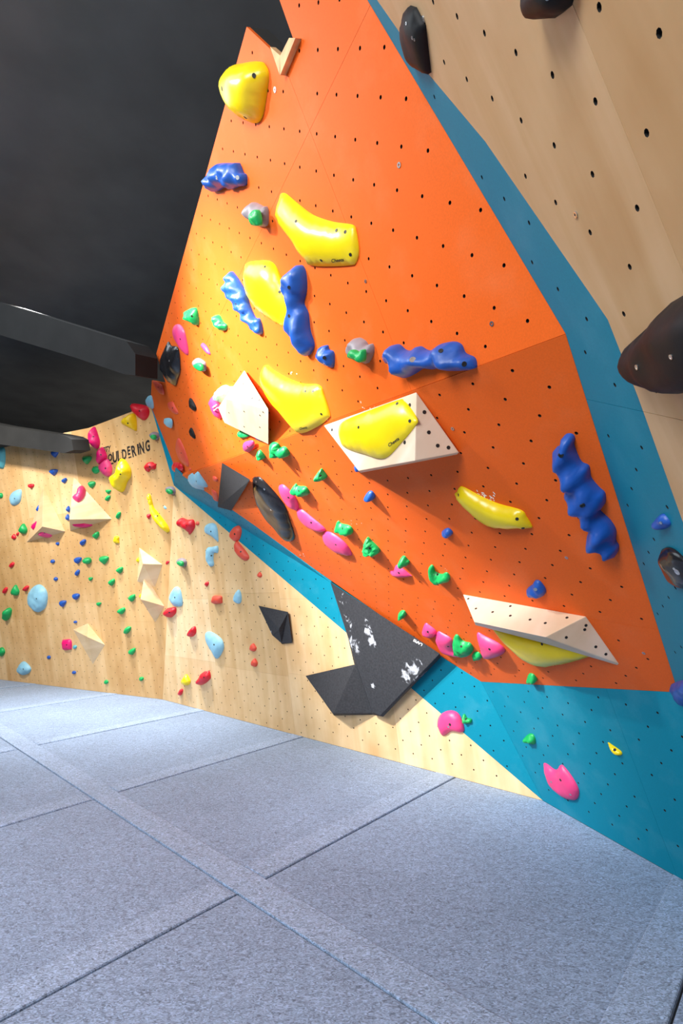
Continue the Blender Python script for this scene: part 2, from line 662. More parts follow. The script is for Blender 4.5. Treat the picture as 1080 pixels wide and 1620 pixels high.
for r in split(bw, 'W2', (536, 930), (536, 1000)):
    if len(r) > 2:
        panel('blue_panel', 'W2', r, BLUE, wall_back, 'W2', margin=.025)

# blue kicker facet at the right
dBB = np.cross(PL['BB'][0], (0, 0, 1.0))
b4f = tri('BB', 'W4', 'FL')
bb = to2('BB', [K1, b4f, K3, K2])
wall_corner = wall_root('wall_corner', 'BB', bb)
for i, j, r in cut(bb, [u_of('BB', on((1000, 1200), 'BB'))], []):
    panel('blue_panel', 'BB', r, BLUE, wall_corner, 'BB')

# orange overhang: upper face with the notch, side sliver and steep lower face
a_ = on((262, 606), 'O1')
b_ = on((300, 748), 'O1')
t14 = at_z('O1', 'W4', TOPZ)
o1_pts = [on((390, 42), 'O1'), on((247, 560), 'O1'), a_, b_, K4, t14, on((424, -70), 'O1'), on((440, -5), 'O1'), on((463, 60), 'O1'), on((443, 92), 'O1')]
o1 = to2('O1', o1_pts)
o2_pts = [b_, K4, K3, K2, on((690, 1035), 'O2'), on((495, 898.5), 'O2'), on((400, 829.5), 'O2'), o2_l]
b2_ = on((300, 749), 'O2')
o2_pts[0] = b2_
o2 = to2('O2', o2_pts)
wall_overhang = wall_root('wall_overhang', 'O1', o1)
slab('framing', 'O2', o2, 0.019, 0.10, BACK, wall_overhang)


L1, R1 = split(o1, 'O1', (443, 86), (622, 545))
if np.mean([p[0] for p in L1]) > np.mean([p[0] for p in R1]):
    L1, R1 = R1, L1
for part in (L1, R1):
    for r in split(part, 'O1', (537.7, 107), (441.7, 305)):
        if len(r) > 2 and abs(area2(r)) > 0.003:
            panel('orange_panel', 'O1', r, ORANGE, wall_overhang, 'O1', margin=0.03)
for r in split(o2, 'O2', (925, 978), (1035, 995)):
    if len(r) > 2 and abs(area2(r)) > 0.003:
        panel('orange_panel', 'O2', r, ORANGE, wall_overhang, 'O2', margin=0.04)
c2_ = on((277, 741), 'W1')
pe = plane3(a_, c2_, w1_d)
e_ = on((240, 602), pe)
sv = [a_, e_, w1_d, c2_, b_, o2_l]
bk = [v - PL['O1'][0] * 0.018 for v in sv]
sf = [(0, 1, 2), (0, 2, 3), (0, 3, 4), (4, 3, 5)]
meshobj('orange_panel', sv + bk, sf + [tuple(x + 6 for x in f[::-1]) for f in sf] + [(0, 1, 7, 6), (1, 2, 8, 7), (2, 3, 9, 8), (3, 5, 11, 9), (5, 4, 10, 11), (4, 0, 6, 10)], ORANGE, wall_overhang)

# right wall leaning in over the viewer: plywood with a painted blue border
pw = [on(p, 'W4') for p in ((596, 0), (678, 118), (767, 224), (931, 462), (961, 506), (1009, 629), (1080, 827))]
e1w, e2w = frame(PL['W4'][0])
top_p = pw[0] + (pw[0] - pw[1]) * ((TOPZ - pw[0][2]) / (pw[0] - pw[1])[2])
bot_p = pw[-1] + (pw[-1] - pw[-2]) * ((0.0 - pw[-1][2]) / (pw[-1] - pw[-2])[2])


def w4_at(y, z):
    n, d = PL['W4']
    x = (-d - n[1] * (y - EYE[1]) - n[2] * (z - EYE[2])) / n[0]
    return np.array([x, y, z])


YN = -0.9
t14w = at_z('O1', 'W4', TOPZ)
w4_blue = to2('W4', [t14w, K4, K3, b4f, bot_p] + pw[::-1] + [top_p])
w4_wood = to2('W4', [top_p] + pw + [bot_p, w4_at(YN, 0.0), w4_at(YN, TOPZ)])
w4_all = to2('W4', [t14w, K4, K3, b4f, w4_at(YN, 0.0), w4_at(YN, TOPZ)])
wall_right = wall_root('wall_right', 'W4', w4_all)
for r in split(w4_blue, 'W4', (934, 633), (1016, 651)):
    panel('blue_panel', 'W4', r, BLUE, wall_right, 'W4')
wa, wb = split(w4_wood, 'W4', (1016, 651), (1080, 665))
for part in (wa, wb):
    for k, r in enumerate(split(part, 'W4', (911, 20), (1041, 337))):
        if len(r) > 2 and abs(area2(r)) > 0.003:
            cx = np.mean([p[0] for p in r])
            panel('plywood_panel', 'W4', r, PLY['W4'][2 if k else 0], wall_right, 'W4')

# plywood ends showing in the notch at the top of the overhang
EDGEPLY = plain('plywood_end_grain', (0.72, 0.42, 0.20), 0.6, var=0.2, scale=14)
for q in ([(427, 74, .0), (443, 88, .0), (442, 118, .012), (436, 100, .012)], [(443, 88, .0), (457, 60, .0), (467, 60, .03), (443, 119, .03)]):
    V = [on(p[:2], 'O1', p[2]) for p in q]
    V += [v - PL['O1'][0] * 0.03 for v in V]
    meshobj('notch_trim', V, [(0, 1, 2, 3), (7, 6, 5, 4)] + [(i, (i + 1) % 4, 4 + (i + 1) % 4, 4 + i) for i in range(4)], EDGEPLY, wall_overhang)

# loose T-nut collars glinting in the panels
for key, p, r in (('O1', (435, 142), .012), ('O1', (631.5, 261), .010), ('O1', (578.5, 445), .008), ('O1', (778, 512), .009), ('O2', (716, 678), .009), ('O2', (896, 882), .008), ('W4', (911, 339), .008), ('W4', (670, 30), .009), ('O2', (1018, 1033), .008)):
    n = PL[key][0]
    e1, e2 = frame(n)
    c = on(p, key)
    V, F = [], []
    for k in range(12):
        t = 2 * math.pi * k / 12
        dv = e1 * math.cos(t) + e2 * math.sin(t)
        V += [c + dv * r, c + dv * r + n * .003, c + dv * r * .45 + n * .003, c + dv * r * .45]
    for k in range(12):
        a, b = 4 * k, 4 * ((k + 1) % 12)
        F += [(a, b, b + 1, a + 1), (a + 1, b + 1, b + 2, a + 2), (a + 2, b + 2, b + 3, a + 3)]
    meshobj('nut_collar', V, F, STEEL if r < .011 else WHITEINK, {'O1': wall_overhang, 'O2': wall_overhang, 'W4': wall_right}[key])

# ------------------------------------------------------------------ floor: mats, seams, cover strips
FELT = felt('mat_felt', (0.245, 0.345, 0.515))
FELTS = felt('mat_felt_strip', (0.29, 0.40, 0.585))
SEAM = plain('seam_dark', (0.02, 0.022, 0.026), 0.9)
A2 = np.array([0.680, 0.733])           # along the mats
Q2 = np.array([-0.733, 0.680])          # across the mats
fk = [np.array(p[:2]) for p in (farL, K6, K1, b4f)]
fl_poly = [tuple(fk[0]), tuple(fk[1]), tuple(fk[2]), tuple(fk[3]), (5.9, 4.0), (5.9, -3.95), (-12.95, -3.95), (-12.95, 9.0)]
mat_poly = [tuple(q) for q in fk] + [(w4_at(YN, 0)[0], YN), (-9.5, YN), (-12.9, 7.0)]
pq = [((np.array(p) @ A2), (np.array(p) @ Q2)) for p in mat_poly]
floor = meshobj('floor', [(x, y, z) for z in (-0.02, -0.3) for x, y in fl_poly], [tuple(range(8)), tuple(range(15, 7, -1))] + [(i, (i + 1) % 8, 8 + (i + 1) % 8, 8 + i) for i in range(8)], SEAM)
tag(floor, kind='structure')
QS = [-5.4, -3.4, -1.4, 0.60, 2.52, 4.47, 6.5, 8.7, 10.9, 13.0, 15.0]
PS = [-14, -6.2, -2.17, 1.83, 9.0]
GAP = 0.007


def mat_mesh(name, poly, mat, z, parent, bevel=0.012, drop=0.02):
    if area2(poly) < 0:
        poly = poly[::-1]
    pi = inset(poly, bevel)
    m = len(poly)

    def w(p, zz):
        x = A2 * p[0] + Q2 * p[1]
        return (x[0], x[1], zz)
    V = [w(p, z) for p in pi] + [w(p, z - bevel * 0.5) for p in poly] + [w(p, z - drop) for p in poly]
    F = [tuple(range(m))]
    for i in range(m):
        j = (i + 1) % m
        F += [(i, j, m + j, m + i), (m + i, m + j, 2 * m + j, 2 * m + i)]
    return meshobj(name, V, F, mat, parent)


for a in range(len(PS) - 1):
    for b in range(len(QS) - 1):
        r = clip(clip(clip(clip(pq, 1, 0, PS[a + 1] - GAP / 2), -1, 0, -PS[a] - GAP / 2), 0, 1, QS[b + 1] - GAP), 0, -1, -QS[b] - GAP)
        if len(r) < 3 or abs(area2(r)) < 0.02:
            continue
        mt = mat_mesh('foam_mat', r, FELT, 0.0, floor, 0.003)
        # cover strip along one long edge of the mat
        s = clip(clip(r, 0, 1, QS[b] + 0.195), 0, -1, -QS[b] - GAP - 0.003)
        if a == 2:
            s = clip(s, 1, 0, 1.80) if len(s) > 2 else s
        if a == 3:
            s = clip(s, -1, 0, -2.03) if len(s) > 2 else s
        if len(s) > 2 and abs(area2(s)) > 0.01:
            mat_mesh('cover_strip', s, FELTS, 0.0045, mt, 0.004, 0.006)
s = clip(clip(pq, 1, 0, 2.015), -1, 0, -1.8335)
cs = mat_mesh('cover_strip', s, FELTS, 0.0065, floor, 0.002, 0.008)

# ------------------------------------------------------------------ dark hall behind and above
CZ = 6.3
ceiling = box('ceiling', (-14, -4, CZ), (6, 18, CZ + 0.2), BLACKPAINT)
tag(ceiling, kind='structure')
wf = box('wall_far', (-14, 14.5, -0.3), (6, 14.7, CZ), BLACKPAINT)
tag(wf, kind='structure')
ws = box('wall_side', (-13.2, -4, -0.3), (-13.0, 14.5, CZ), BLACKPAINT)
tag(ws, kind='structure')
wo = box('wall_outer', (6.0, -4, -0.3), (6.2, 14.5, CZ), BLACKPAINT)
tag(wo, kind='structure')
wr = box('wall_rear', (-13, -4.2, -0.3), (6, -4.0, CZ), plain('rear_wall_grey', (0.25, 0.25, 0.26), 0.8))
tag(wr, kind='structure')

# chalk fingerprints left on the orange paint
CHALK = plain('chalk', (0.88, 0.87, 0.85), 0.9)


def chalk(key, spots, parent):
    n = PL[key][0]
    e1, e2 = frame(n)
    rr = random.Random(3)
    V, F = [], []
    for x, y, num, spread, size in spots:
        for _ in range(num):
            c = on((x + rr.gauss(0, spread), y + rr.gauss(0, spread * .5)), key, .0006)
            a = rr.uniform(0, math.pi)
            l, w = size * rr.uniform(.6, 1.3), size * rr.uniform(.3, .6)
            b0 = len(V)
            for k in range(6):
                t = k * math.pi / 3
                V.append(c + (e1 * math.cos(a) + e2 * math.sin(a)) * l * math.cos(t) + (e2 * math.cos(a) - e1 * math.sin(a)) * w * math.sin(t))
            F.append(tuple(range(b0, b0 + 6)))
    o = meshobj('chalk_marks', V, F, CHALK, parent)
    tag(o, kind='stuff')


chalk('O2', [(757, 782, 7, 5, .006), (769, 786, 14, 6, .008), (775, 792, 8, 5, .007), (480, 877, 3, 3, .012), (700, 905, 5, 8, .005), (560, 830, 5, 6, .005), (600, 960, 4, 12, .004)], wall_overhang)
chalk('O1', [(575, 646, 9, 9, .006), (520, 664, 3, 3, .005), (462, 590, 3, 4, .008)], wall_overhang)

# ------------------------------------------------------------------ climbing hold builders
def smooth_loop(pts, per):
    """closed Catmull-Rom through pts"""
    P = [np.array(p, float) for p in pts]
    n = len(P)
    out = []
    for i in range(n):
        p0, p1, p2, p3 = P[i - 1], P[i], P[(i + 1) % n], P[(i + 2) % n]
        for k in range(per):
            t = k / per
            out.append(0.5 * ((2 * p1) + (-p0 + p2) * t + (2 * p0 - 5 * p1 + 4 * p2 - p3) * t * t + (-p0 + 3 * p1 - 3 * p2 + p3) * t ** 3))
    return out


def resample(loop, step):
    out = []
    n = len(loop)
    for i in range(n):
        a, b = loop[i], loop[(i + 1) % n]
        k = max(1, int(round(np.linalg.norm(b - a) / step)))
        for j in range(k):
            out.append(a + (b - a) * j / k)
    return out


def inflate(name, key, px, h, mat, label=None, cat='climbing hold', group=None, parent=None, sharp=False, rim=0.25, peak=None,
            peakw=0.5, lump=0.0, lumps=40.0, ribs=None, power=0.5, c=0.3, base=0.0, res=16, flat=False, seed=0, smoothing=2, wfrac=1.0):
    """solid hold: its outline stands on the wall, the body swells out of the wall to height h"""
    n, d = PL[key] if isinstance(key, str) else key
    e1, e2 = frame(n)
    o0 = EYE - n * d
    W = [on(p, (n, d), base + c * h) for p in px]
    P2 = [np.array([(w - o0) @ e1, (w - o0) @ e2]) for w in W]
    loop = P2 if sharp else smooth_loop(P2, 5)
    ext = np.ptp(np.array(loop), axis=0)
    step = max(ext) / res
    step = max(step, min(ext) / (res * 0.8))
    loop = resample(loop, step * 0.9)
    # drop near-duplicate points
    lp = [loop[0]]
    for q in loop[1:]:
        if np.linalg.norm(q - lp[-1]) > step * 0.35:
            lp.append(q)
    loop = lp
    poly = [tuple(q) for q in loop]
    A = np.array(poly)
    lo, hi = A.min(0), A.max(0)
    gx = np.arange(lo[0], hi[0] + step, step)
    gy = np.arange(lo[1], hi[1] + step, step * 0.866)
    G = np.array([(x + (0.5 * step if j % 2 else 0), y) for j, y in enumerate(gy) for x in gx])
    G = G[inside(G, poly)]
    if len(G):
        G = G[edge_dist(G, poly) > step * 0.45]
    pts = [Vector(p) for p in poly] + [Vector(g) for g in G]
    m = len(poly)
    res_ = delaunay_2d_cdt(pts, [(i, (i + 1) % m) for i in range(m)], [], 1, 1e-7)
    R2 = np.array([tuple(p) for p in res_[0]])
    F = [f for f in res_[2] if len(f) == 3]
    if not F:
        return None
    cen = np.array([R2[list(f)].mean(0) for f in F])
    ok = inside(cen, poly)
    F = [f for f, k in zip(F, ok) if k]
    dist = edge_dist(R2, poly)
    D = max(dist.max(), 1e-6) * wfrac
    t = np.clip(dist / D, 0, 1)
    z = h * (rim + (1 - rim) * (1 - (1 - t) ** 2) ** power)
    if peak is not None:
        w = on(peak, (n, d), base + 0.7 * h)
        pk = np.array([(w - o0) @ e1, (w - o0) @ e2])
        r = np.linalg.norm(R2 - pk, axis=1)
        z *= (1 - peakw) + peakw * np.clip(1 - r / r.max(), 0, 1) * 1.25
    nb = {}
    for f in F:
        for i in range(3):
            nb.setdefault(f[i], set()).update((f[(i + 1) % 3], f[(i + 2) % 3]))
    edge = dist < step * 0.05
    for _ in range(smoothing):
        z2 = z.copy()
        for i, s in nb.items():
            if not edge[i]:
                z2[i] = 0.5 * z[i] + 0.5 * np.mean([z[j] for j in s])
        z = z2
    if lump:
        for i in range(len(z)):
            q = R2[i] * lumps
            z[i] += h * lump * min(1, dist[i] / (0.35 * D)) * noise.noise(Vector((q[0], q[1], seed * 7.3 + 1.7)))
    if ribs:
        ang, freq, amp = ribs
        dv = np.array([math.cos(math.radians(ang)), math.sin(math.radians(ang))])
        z += h * amp * np.sin((R2 @ dv) * freq) * np.clip(dist / (0.5 * D), 0, 1)
    z = np.maximum(z, h * 0.06)
    V = [o0 + e1 * p[0] + e2 * p[1] + n * (base + zz) for p, zz in zip(R2, z)]
    omap = {}
    for oi, orig in enumerate(res_[3]):
        for k in orig:
            omap[k] = oi
    b0 = len(V)
    for i in range(m):
        p = R2[omap[i]]
        V.append(o0 + e1 * p[0] + e2 * p[1] + n * (base - 0.001))
    faces = [tuple(f) for f in F]
    for i in range(m):
        j = (i + 1) % m
        if omap[i] != omap[j]:
            faces.append((omap[i], omap[j], b0 + j, b0 + i))
    o = meshobj(name, V, faces, mat, parent, smooth=not flat)
    if label:
        tag(o, label, cat, group)
    return o


def volume(name, key, pts, faces, mat, label=None, group=None, parent=None, bevel=0.004, cat='wall volume', flat=()):
    """faceted box volume; pts = (pixel x, pixel y, height above the wall)"""
    V = [on((p[0], p[1]), key, p[2]) for p in pts]
    for i, (a, b, c) in flat:                       # seat vertex i in the plane of three others
        V[i] = on(pts[i][:2], plane3(V[a], V[b], V[c]))
    o = meshobj(name, V, faces, mat, parent)
    if bevel:
        bm = bmesh.new()
        bm.from_mesh(o.data)
        bmesh.ops.bevel(bm, geom=list(bm.edges), offset=bevel, segments=2, affect='EDGES', profile=0.6, clamp_overlap=True)
        bm.to_mesh(o.data)
        bm.free()
    if label:
        tag(o, label, cat, group)
    return o


def bvh_of(o):
    off = Vector((0, 0, 0))
    q = o
    while q is not None:
        off += q.location
        q = q.parent
    return BVHTree.FromPolygons([v.co + off for v in o.data.vertices], [tuple(p.vertices) for p in o.data.polygons])


def hit(tree, p):
    r = Vector(ray(p)).normalized()
    loc, nor, idx, dist = tree.ray_cast(Vector(EYE), r)
    if loc is None:
        return None, None
    nor = nor if nor.dot(r) < 0 else -nor
    return loc, nor


def bolts(o, pxs, r=0.011, mat=None, name='bolt'):
    """socket bolts sitting in the surface of a hold"""
    t = bvh_of(o)
    for p in pxs:
        loc, nor = hit(t, p)
        if loc is None:
            continue
        e1, e2 = frame(np.array(nor))
        c, nn = np.array(loc), np.array(nor)
        V, F = [], []
        K = 10
        for k in range(K):
            a = 2 * math.pi * k / K
            dv = e1 * math.cos(a) + e2 * math.sin(a)
            V += [c + dv * r - nn * .004, c + dv * r + nn * .0015, c + dv * r * .55 + nn * .0015, c + dv * r * .5 + nn * .0007]
        for k in range(K):
            a, b = 4 * k, 4 * ((k + 1) % K)
            F += [(a, b, b + 1, a + 1), (a + 1, b + 1, b + 2, a + 2), (a + 2, b + 2, b + 3, a + 3)]
        F.append(tuple(4 * k + 3 for k in range(K)))
        meshobj(name, V, F, mat or BOLTDARK, o)


def glyphs(text, bold=0.0):
    cu = bpy.data.curves.new('lettering', 'FONT')
    cu.body = text
    cu.size = 1.0
    cu.offset = bold
    cu.resolution_u = 4
    cu.extrude = 0.0
    o = bpy.data.objects.new('lettering', cu)
    COL.objects.link(o)
    bpy.context.view_layer.update()
    dg = bpy.context.evaluated_depsgraph_get()
    me = bpy.data.meshes.new_from_object(o.evaluated_get(dg))
    bpy.data.objects.remove(o, do_unlink=True)
    V = np.array([tuple(v.co) for v in me.vertices])
    F = [tuple(p.vertices) for p in me.polygons]
    return V, F


def lettering(o_or_key, text, quad, mat, parent, bold=0.0, squeeze=None, off=0.0015):
    """print on a surface: quad = pixel corners lower left, lower right, upper right, upper left"""
    V, F = glyphs(text, bold)
    x0, y0 = V[:, 0].min(), V[:, 1].min()
    sx, sy = np.ptp(V[:, 0]), np.ptp(V[:, 1])
    tree = bvh_of(o_or_key) if not isinstance(o_or_key, (str, tuple)) else None
    Q = [np.array(q, float) for q in quad]
    out = []
    # a surface frame from the quad keeps the letters as one flat patch
    base = []
    for q in Q:
        if tree is None:
            base.append(on(q, o_or_key, off))
        else:
            loc, nor = hit(tree, q)
            base.append(None if loc is None else np.array(loc) + np.array(nor) * off)
    if any(b is None for b in base):
        return None
    for v in V:
        u, w = (v[0] - x0) / sx, (v[1] - y0) / sy
        if tree is None:
            out.append(base[0] * (1 - u) * (1 - w) + base[1] * u * (1 - w) + base[2] * u * w + base[3] * (1 - u) * w)
        else:
            p = Q[0] * (1 - u) * (1 - w) + Q[1] * u * (1 - w) + Q[2] * u * w + Q[3] * (1 - u) * w
            loc, nor = hit(tree, p)
            out.append(np.array(loc) + np.array(nor) * off if loc is not None else base[0])
    return meshobj('lettering', out, F, mat, parent)


def blob(key, x, y, w, h, color, label, group, rot=0, kind='round', depth=None, seed=None, name='climbing_hold'):
    """small screw-on hold; x, y, w, h in pixels of the photograph"""
    r = random.Random(seed if seed is not None else int(x * 131 + y * 17))
    dist = np.linalg.norm(on((x, y), key) - EYE)
    size = math.sqrt(w * h) * dist / FPX
    dep = depth or size * r.uniform(0.42, 0.6)
    shapes = {
        'round': [(math.cos(a), math.sin(a)) for a in [k * math.pi / 4 for k in range(8)]],
        'drop': [(0, -1), (.6, -.35), (.95, .3), (.55, .95), (-.2, 1), (-.9, .6), (-.9, -.1), (-.5, -.6)],
        'wedge': [(-1, -.6), (-.1, -1), (1, -.8), (.85, 0), (.1, 1), (-.35, .8), (-.8, .1)],
        'kite': [(.7, -1), (1, -.1), (.2, 1), (-.5, .75), (-1, .1), (-.4, -.6)],
        'block': [(-.95, -.9), (0, -1), (.95, -.9), (1, .1), (.9, .95), (-.9, 1), (-1, 0)],
        'lean': [(.35, -1), (.95, -.7), (.8, .1), (.2, .85), (-.45, 1), (-.95, .5), (-.7, -.3), (-.1, -.8)],
    }[kind]
    px = []
    ca, sa = math.cos(math.radians(rot)), math.sin(math.radians(rot))
    for a, b in shapes:
        k = r.uniform(0.92, 1.06)
        a, b = a * w / 2 * k, b * h / 2 * k
        px.append((x + a * ca - b * sa, y + a * sa + b * ca))
    return inflate(name, key, px, dep, HC[color], label, 'climbing hold', group, lump=0.28, lumps=1.6 / max(size, .02), res=8, seed=r.random() * 9,
                   rim=0.3, power=0.55, smoothing=1, c=0.25)


def crop(pts, ox, oy, s):
    return [(ox + x / s, oy + y / s) for x, y in pts]

# ------------------------------------------------------------------ dark steelwork at the top of the left wall
DARKSTEEL = plain('black_steel', (0.014, 0.0138, 0.0135), 0.9, var=0.2, scale=4, spec=0.4)


def solid_px(name, key, pts, depth, mat, parent=None):
    """prism whose front outline lies on plane key and that goes back by depth"""
    n, d = key
    V = [on(p, key) for p in pts]
    V += [v - n * depth for v in V]
    m = len(pts)
    return meshobj(name, V, [tuple(range(m)), tuple(range(2 * m - 1, m - 1, -1))] + [(i, (i + 1) % m, m + (i + 1) % m, m + i) for i in range(m)], mat, parent)


pn = (PL['W1'][0], PL['W1'][1] - 0.55)
bm_ = solid_px('steel_beam', pn, [(-160, 640), (-160, 682), (0, 703), (60, 711), (101, 717), (116, 712), (113, 695), (104, 690), (84, 686), (0, 673)], 0.28, DARKSTEEL)
tag(bm_, 'black box beam ending in front of the left plywood wall top edge', 'beam')
pn2 = (PL['W1'][0], PL['W1'][1] - 1.5)
b2 = solid_px('ceiling_beam', pn2, [(-120, 448), (-120, 498), (0, 530), (120, 566), (196, 592), (214, 594), (214, 560), (200, 540), (110, 512), (0, 478)], 0.3, DARKSTEEL)
tag(b2, 'dark sloping ceiling beam running towards the orange wall', 'beam')
b3 = beam('roof_post', (-3.6, 9.6, 4.2), (-3.6, 9.6, CZ), 0.16, 0.16, DARKSTEEL)
b3 = tag(b3, 'dark upright post in the shadows above the lettering wall', 'post')
# ------------------------------------------------------------------ faceted volumes
GYEL = 'large yellow macro holds'
GVOL = 'faceted plywood volumes'
GBLK = 'black faceted volumes'

# plywood pyramids on the left wall
v = volume('plywood_pyramid', 'W1', [(68.5, 769, 0), (103.5, 841, 0), (42, 858, 0), (67, 833, .26)], [(0, 1, 3), (1, 2, 3), (2, 0, 3), (0, 2, 1)], PLYP, 'narrow plywood pyramid volume on left wall, left of its wider twin', GVOL)
v = volume('plywood_pyramid', 'W1', [(116.5, 754, 0), (177, 821, 0), (111, 840, 0), (109.5, 822, .30)], [(0, 1, 3), (1, 2, 3), (2, 0, 3), (0, 2, 1)], PLYP, 'wide plywood pyramid volume with a pink bean hold on its face', GVOL)
v = volume('plywood_pyramid', 'W1', [(115.5, 996, 0), (166, 1020, 0), (147, 1051, 0), (139, 1008, .15), (139, 986, 0)], [(0, 3, 4), (4, 3, 1), (0, 2, 3), (3, 2, 1), (0, 4, 1, 2)], PLYP, 'low plywood pyramid volume beside the square pink hold', GVOL)
v = volume('plywood_pyramid', 'W1', [(220, 866, 0), (257, 893, 0), (245, 929, 0), (226, 892, .16), (217, 920, 0)], [(0, 1, 3), (1, 2, 3), (2, 4, 3), (4, 0, 3), (0, 4, 2, 1)], PLYP, 'upper pale plywood volume with a small yellow chip at its edge', GVOL)
v = volume('plywood_pyramid', 'W1', [(228.5, 908, 0), (260, 959, 0), (245.5, 985, 0), (222, 948, .20)], [(0, 1, 3), (1, 2, 3), (2, 0, 3), (0, 2, 1)], PLYP, 'lower plywood volume pointing down, just left of round red hold', GVOL)

# white-lit volume on the orange wall
wv = volume('plywood_volume', 'O1', [(386.5, 586, .02), (424.5, 648, .13), (424.5, 703, .02), (355, 669, .10), (345, 645, .10), (358, 631, .20), (420, 640, 0), (421, 700, 0), (366, 668, 0), (356, 644, 0), (388, 590, 0)],
            [(0, 1, 5), (5, 1, 2, 3), (5, 3, 4), (0, 5, 4), (1, 0, 10, 6), (2, 1, 6, 7), (3, 2, 7, 8), (4, 3, 8, 9), (0, 4, 9, 10), (6, 10, 9, 8, 7)], PLYV, 'bright white plywood volume in the middle of the orange wall', GVOL, flat=[(3, (5, 1, 2))])
bolts(wv, [(385, 607), (399, 630), (410, 633), (362, 653), (386, 651), (411, 657), (416, 652), (386, 675), (411, 676)], .007)
# volume carrying the yellow macro
cv = volume('plywood_volume', 'O2', [(512, 673, 0.0), (658.5, 620, .0), (726, 716, .02), (656, 729, .20), (567, 745, .16), (724, 719, 0), (640, 735, 0), (570, 748, 0)],
            [(0, 1, 3, 4), (1, 2, 3), (2, 5, 6, 3), (3, 6, 7, 4), (4, 7, 0), (0, 7, 6, 5, 2, 1)], PLYV, 'plywood volume under the crease carrying a yellow macro hold', GVOL, flat=[(4, (0, 1, 3))])
bolts(cv, [(525, 680), (648, 641), (671, 652), (678, 684), (692, 705), (709, 708), (640, 700)], .009)
# low wide volume
lv = volume('plywood_volume', 'O2', [
    (732, 940, .0), (926.5, 975, .0), (979, 1050, .0), (862, 1008, .20), (750, 984, .17), (977, 1053, 0), (858, 1017, .10), (752, 989, .08)],
    [(0, 1, 3, 4), (1, 2, 3), (4, 3, 6, 7), (3, 2, 5, 6), (0, 4, 7), (0, 7, 6, 5, 2, 1)], PLYV, 'long low plywood volume above the lowest yellow macro hold', GVOL, flat=[(4, (0, 1, 3))])
bolts(lv, crop([(207, 533), (238, 573), (306, 587), (378, 563), (378, 602), (458, 618), (520, 632), (608, 610), (685, 641), (680, 658), (605, 690), (725, 728), (766, 758)], 660, 740, 2.571), .008)

# black faceted volumes
DV = plain('black_volume_texture', (0.026, 0.028, 0.034), 0.75, var=0.3, scale=60, bump=0.25, bscale=220, spec=0.35)


def chalky(name, spots):
    m = DV.copy()
    m.name = name
    nt, N, L, b = nodes_of(m)
    src = b.inputs['Base Color'].links[0].from_socket
    geo = N.new('ShaderNodeNewGeometry')
    acc = None
    for c, r, s in spots:
        dn = N.new('ShaderNodeVectorMath')
        dn.operation = 'DISTANCE'
        L.new(geo.outputs['Position'], dn.inputs[0])
        dn.inputs[1].default_value = tuple(c)
        mr = N.new('ShaderNodeMapRange')
        mr.inputs[1].default_value = r
        mr.inputs[2].default_value = r * 0.15
        mr.inputs[3].default_value = 0
        mr.inputs[4].default_value = s
        L.new(dn.outputs['Value'], mr.inputs[0])
        if acc is None:
            acc = mr.outputs[0]
        else:
            mx = N.new('ShaderNodeMath')
            mx.operation = 'MAXIMUM'
            L.new(acc, mx.inputs[0])
            L.new(mr.outputs[0], mx.inputs[1])
            acc = mx.outputs[0]
    nz = N.new('ShaderNodeTexNoise')
    nz.inputs['Scale'].default_value = 17
    nz.inputs['Detail'].default_value = 6
    nz.inputs['Distortion'].default_value = 1.0
    L.new(geo.outputs['Position'], nz.inputs['Vector'])
    ad = N.new('ShaderNodeMath')
    ad.operation = 'ADD'
    L.new(nz.outputs['Fac'], ad.inputs[0])
    L.new(acc, ad.inputs[1])
    rp = N.new('ShaderNodeValToRGB')
    rp.color_ramp.elements[0].position = 0.80
    rp.color_ramp.elements[1].position = 1.12
    rp.color_ramp.elements[1].color = (0.9, 0.9, 0.9, 1)
    L.new(ad.outputs[0], rp.inputs['Fac'])
    mix = N.new('ShaderNodeMix')
    mix.data_type = 'RGBA'
    L.new(rp.outputs['Color'], mix.inputs[0])
    L.new(src, mix.inputs[6])
    mix.inputs[7].default_value = (0.62, 0.66, 0.74, 1)
    L.new(mix.outputs[2], b.inputs['Base Color'])
    return m


v = volume('black_volume', 'O2', [(351, 732, .0), (396, 759, .13), (366, 808, .0), (344, 802, .0), (346, 800, .0)], [(0, 1, 3), (1, 2, 3), (0, 3, 2), (0, 2, 1)], DV, 'small black pyramid volume straddling the orange and blue edge', GBLK)
sp = [((535, 950), .10, .36), ((546, 985), .10, .40), ((556, 1020), .11, .42), ((551, 970), .06, .36), ((580, 998), .07, .5), ((586, 1012), .08, .5), ((575, 980), .05, .45), ((655, 1058), .11, .5), ((645, 1068), .08, .5), ((590, 1085), .04, .45), ((670, 1046), .05, .4)]
SPOT = [(on(p, 'W2', .12), r * 1.5, s) for p, r, s in sp]
big = volume('black_volume', 'W2', [(522.5, 921.5, .04), (695.5, 1034, .16), (601, 1132, .26), (589, 1127, .27), (563.5, 1050, .10), (543, 985, .0), (697, 1040, .02), (606, 1134, .12), (590, 1131, .05), (560, 1050, 0), (545, 988, 0), (525, 923, 0)],
             [(0, 1, 3, 4), (0, 4, 5), (1, 2, 3), (1, 6, 7, 2), (3, 2, 7, 8), (4, 3, 8, 9), (5, 4, 9, 10), (0, 5, 10, 11), (0, 11, 6, 1), (6, 11, 10, 9, 8, 7)], chalky('chalked_black_volume', SPOT), 'large dark faceted volume smeared with chalk below the orange edge', GBLK, bevel=.003, flat=[(3, (0, 1, 4)), (2, (0, 1, 4))])
lettering(big, 'LAPIS', [(668.5, 1018.5), (655, 1010.5), (653, 1014.0), (666.6, 1022.3)], WHITEINK, big, .02)
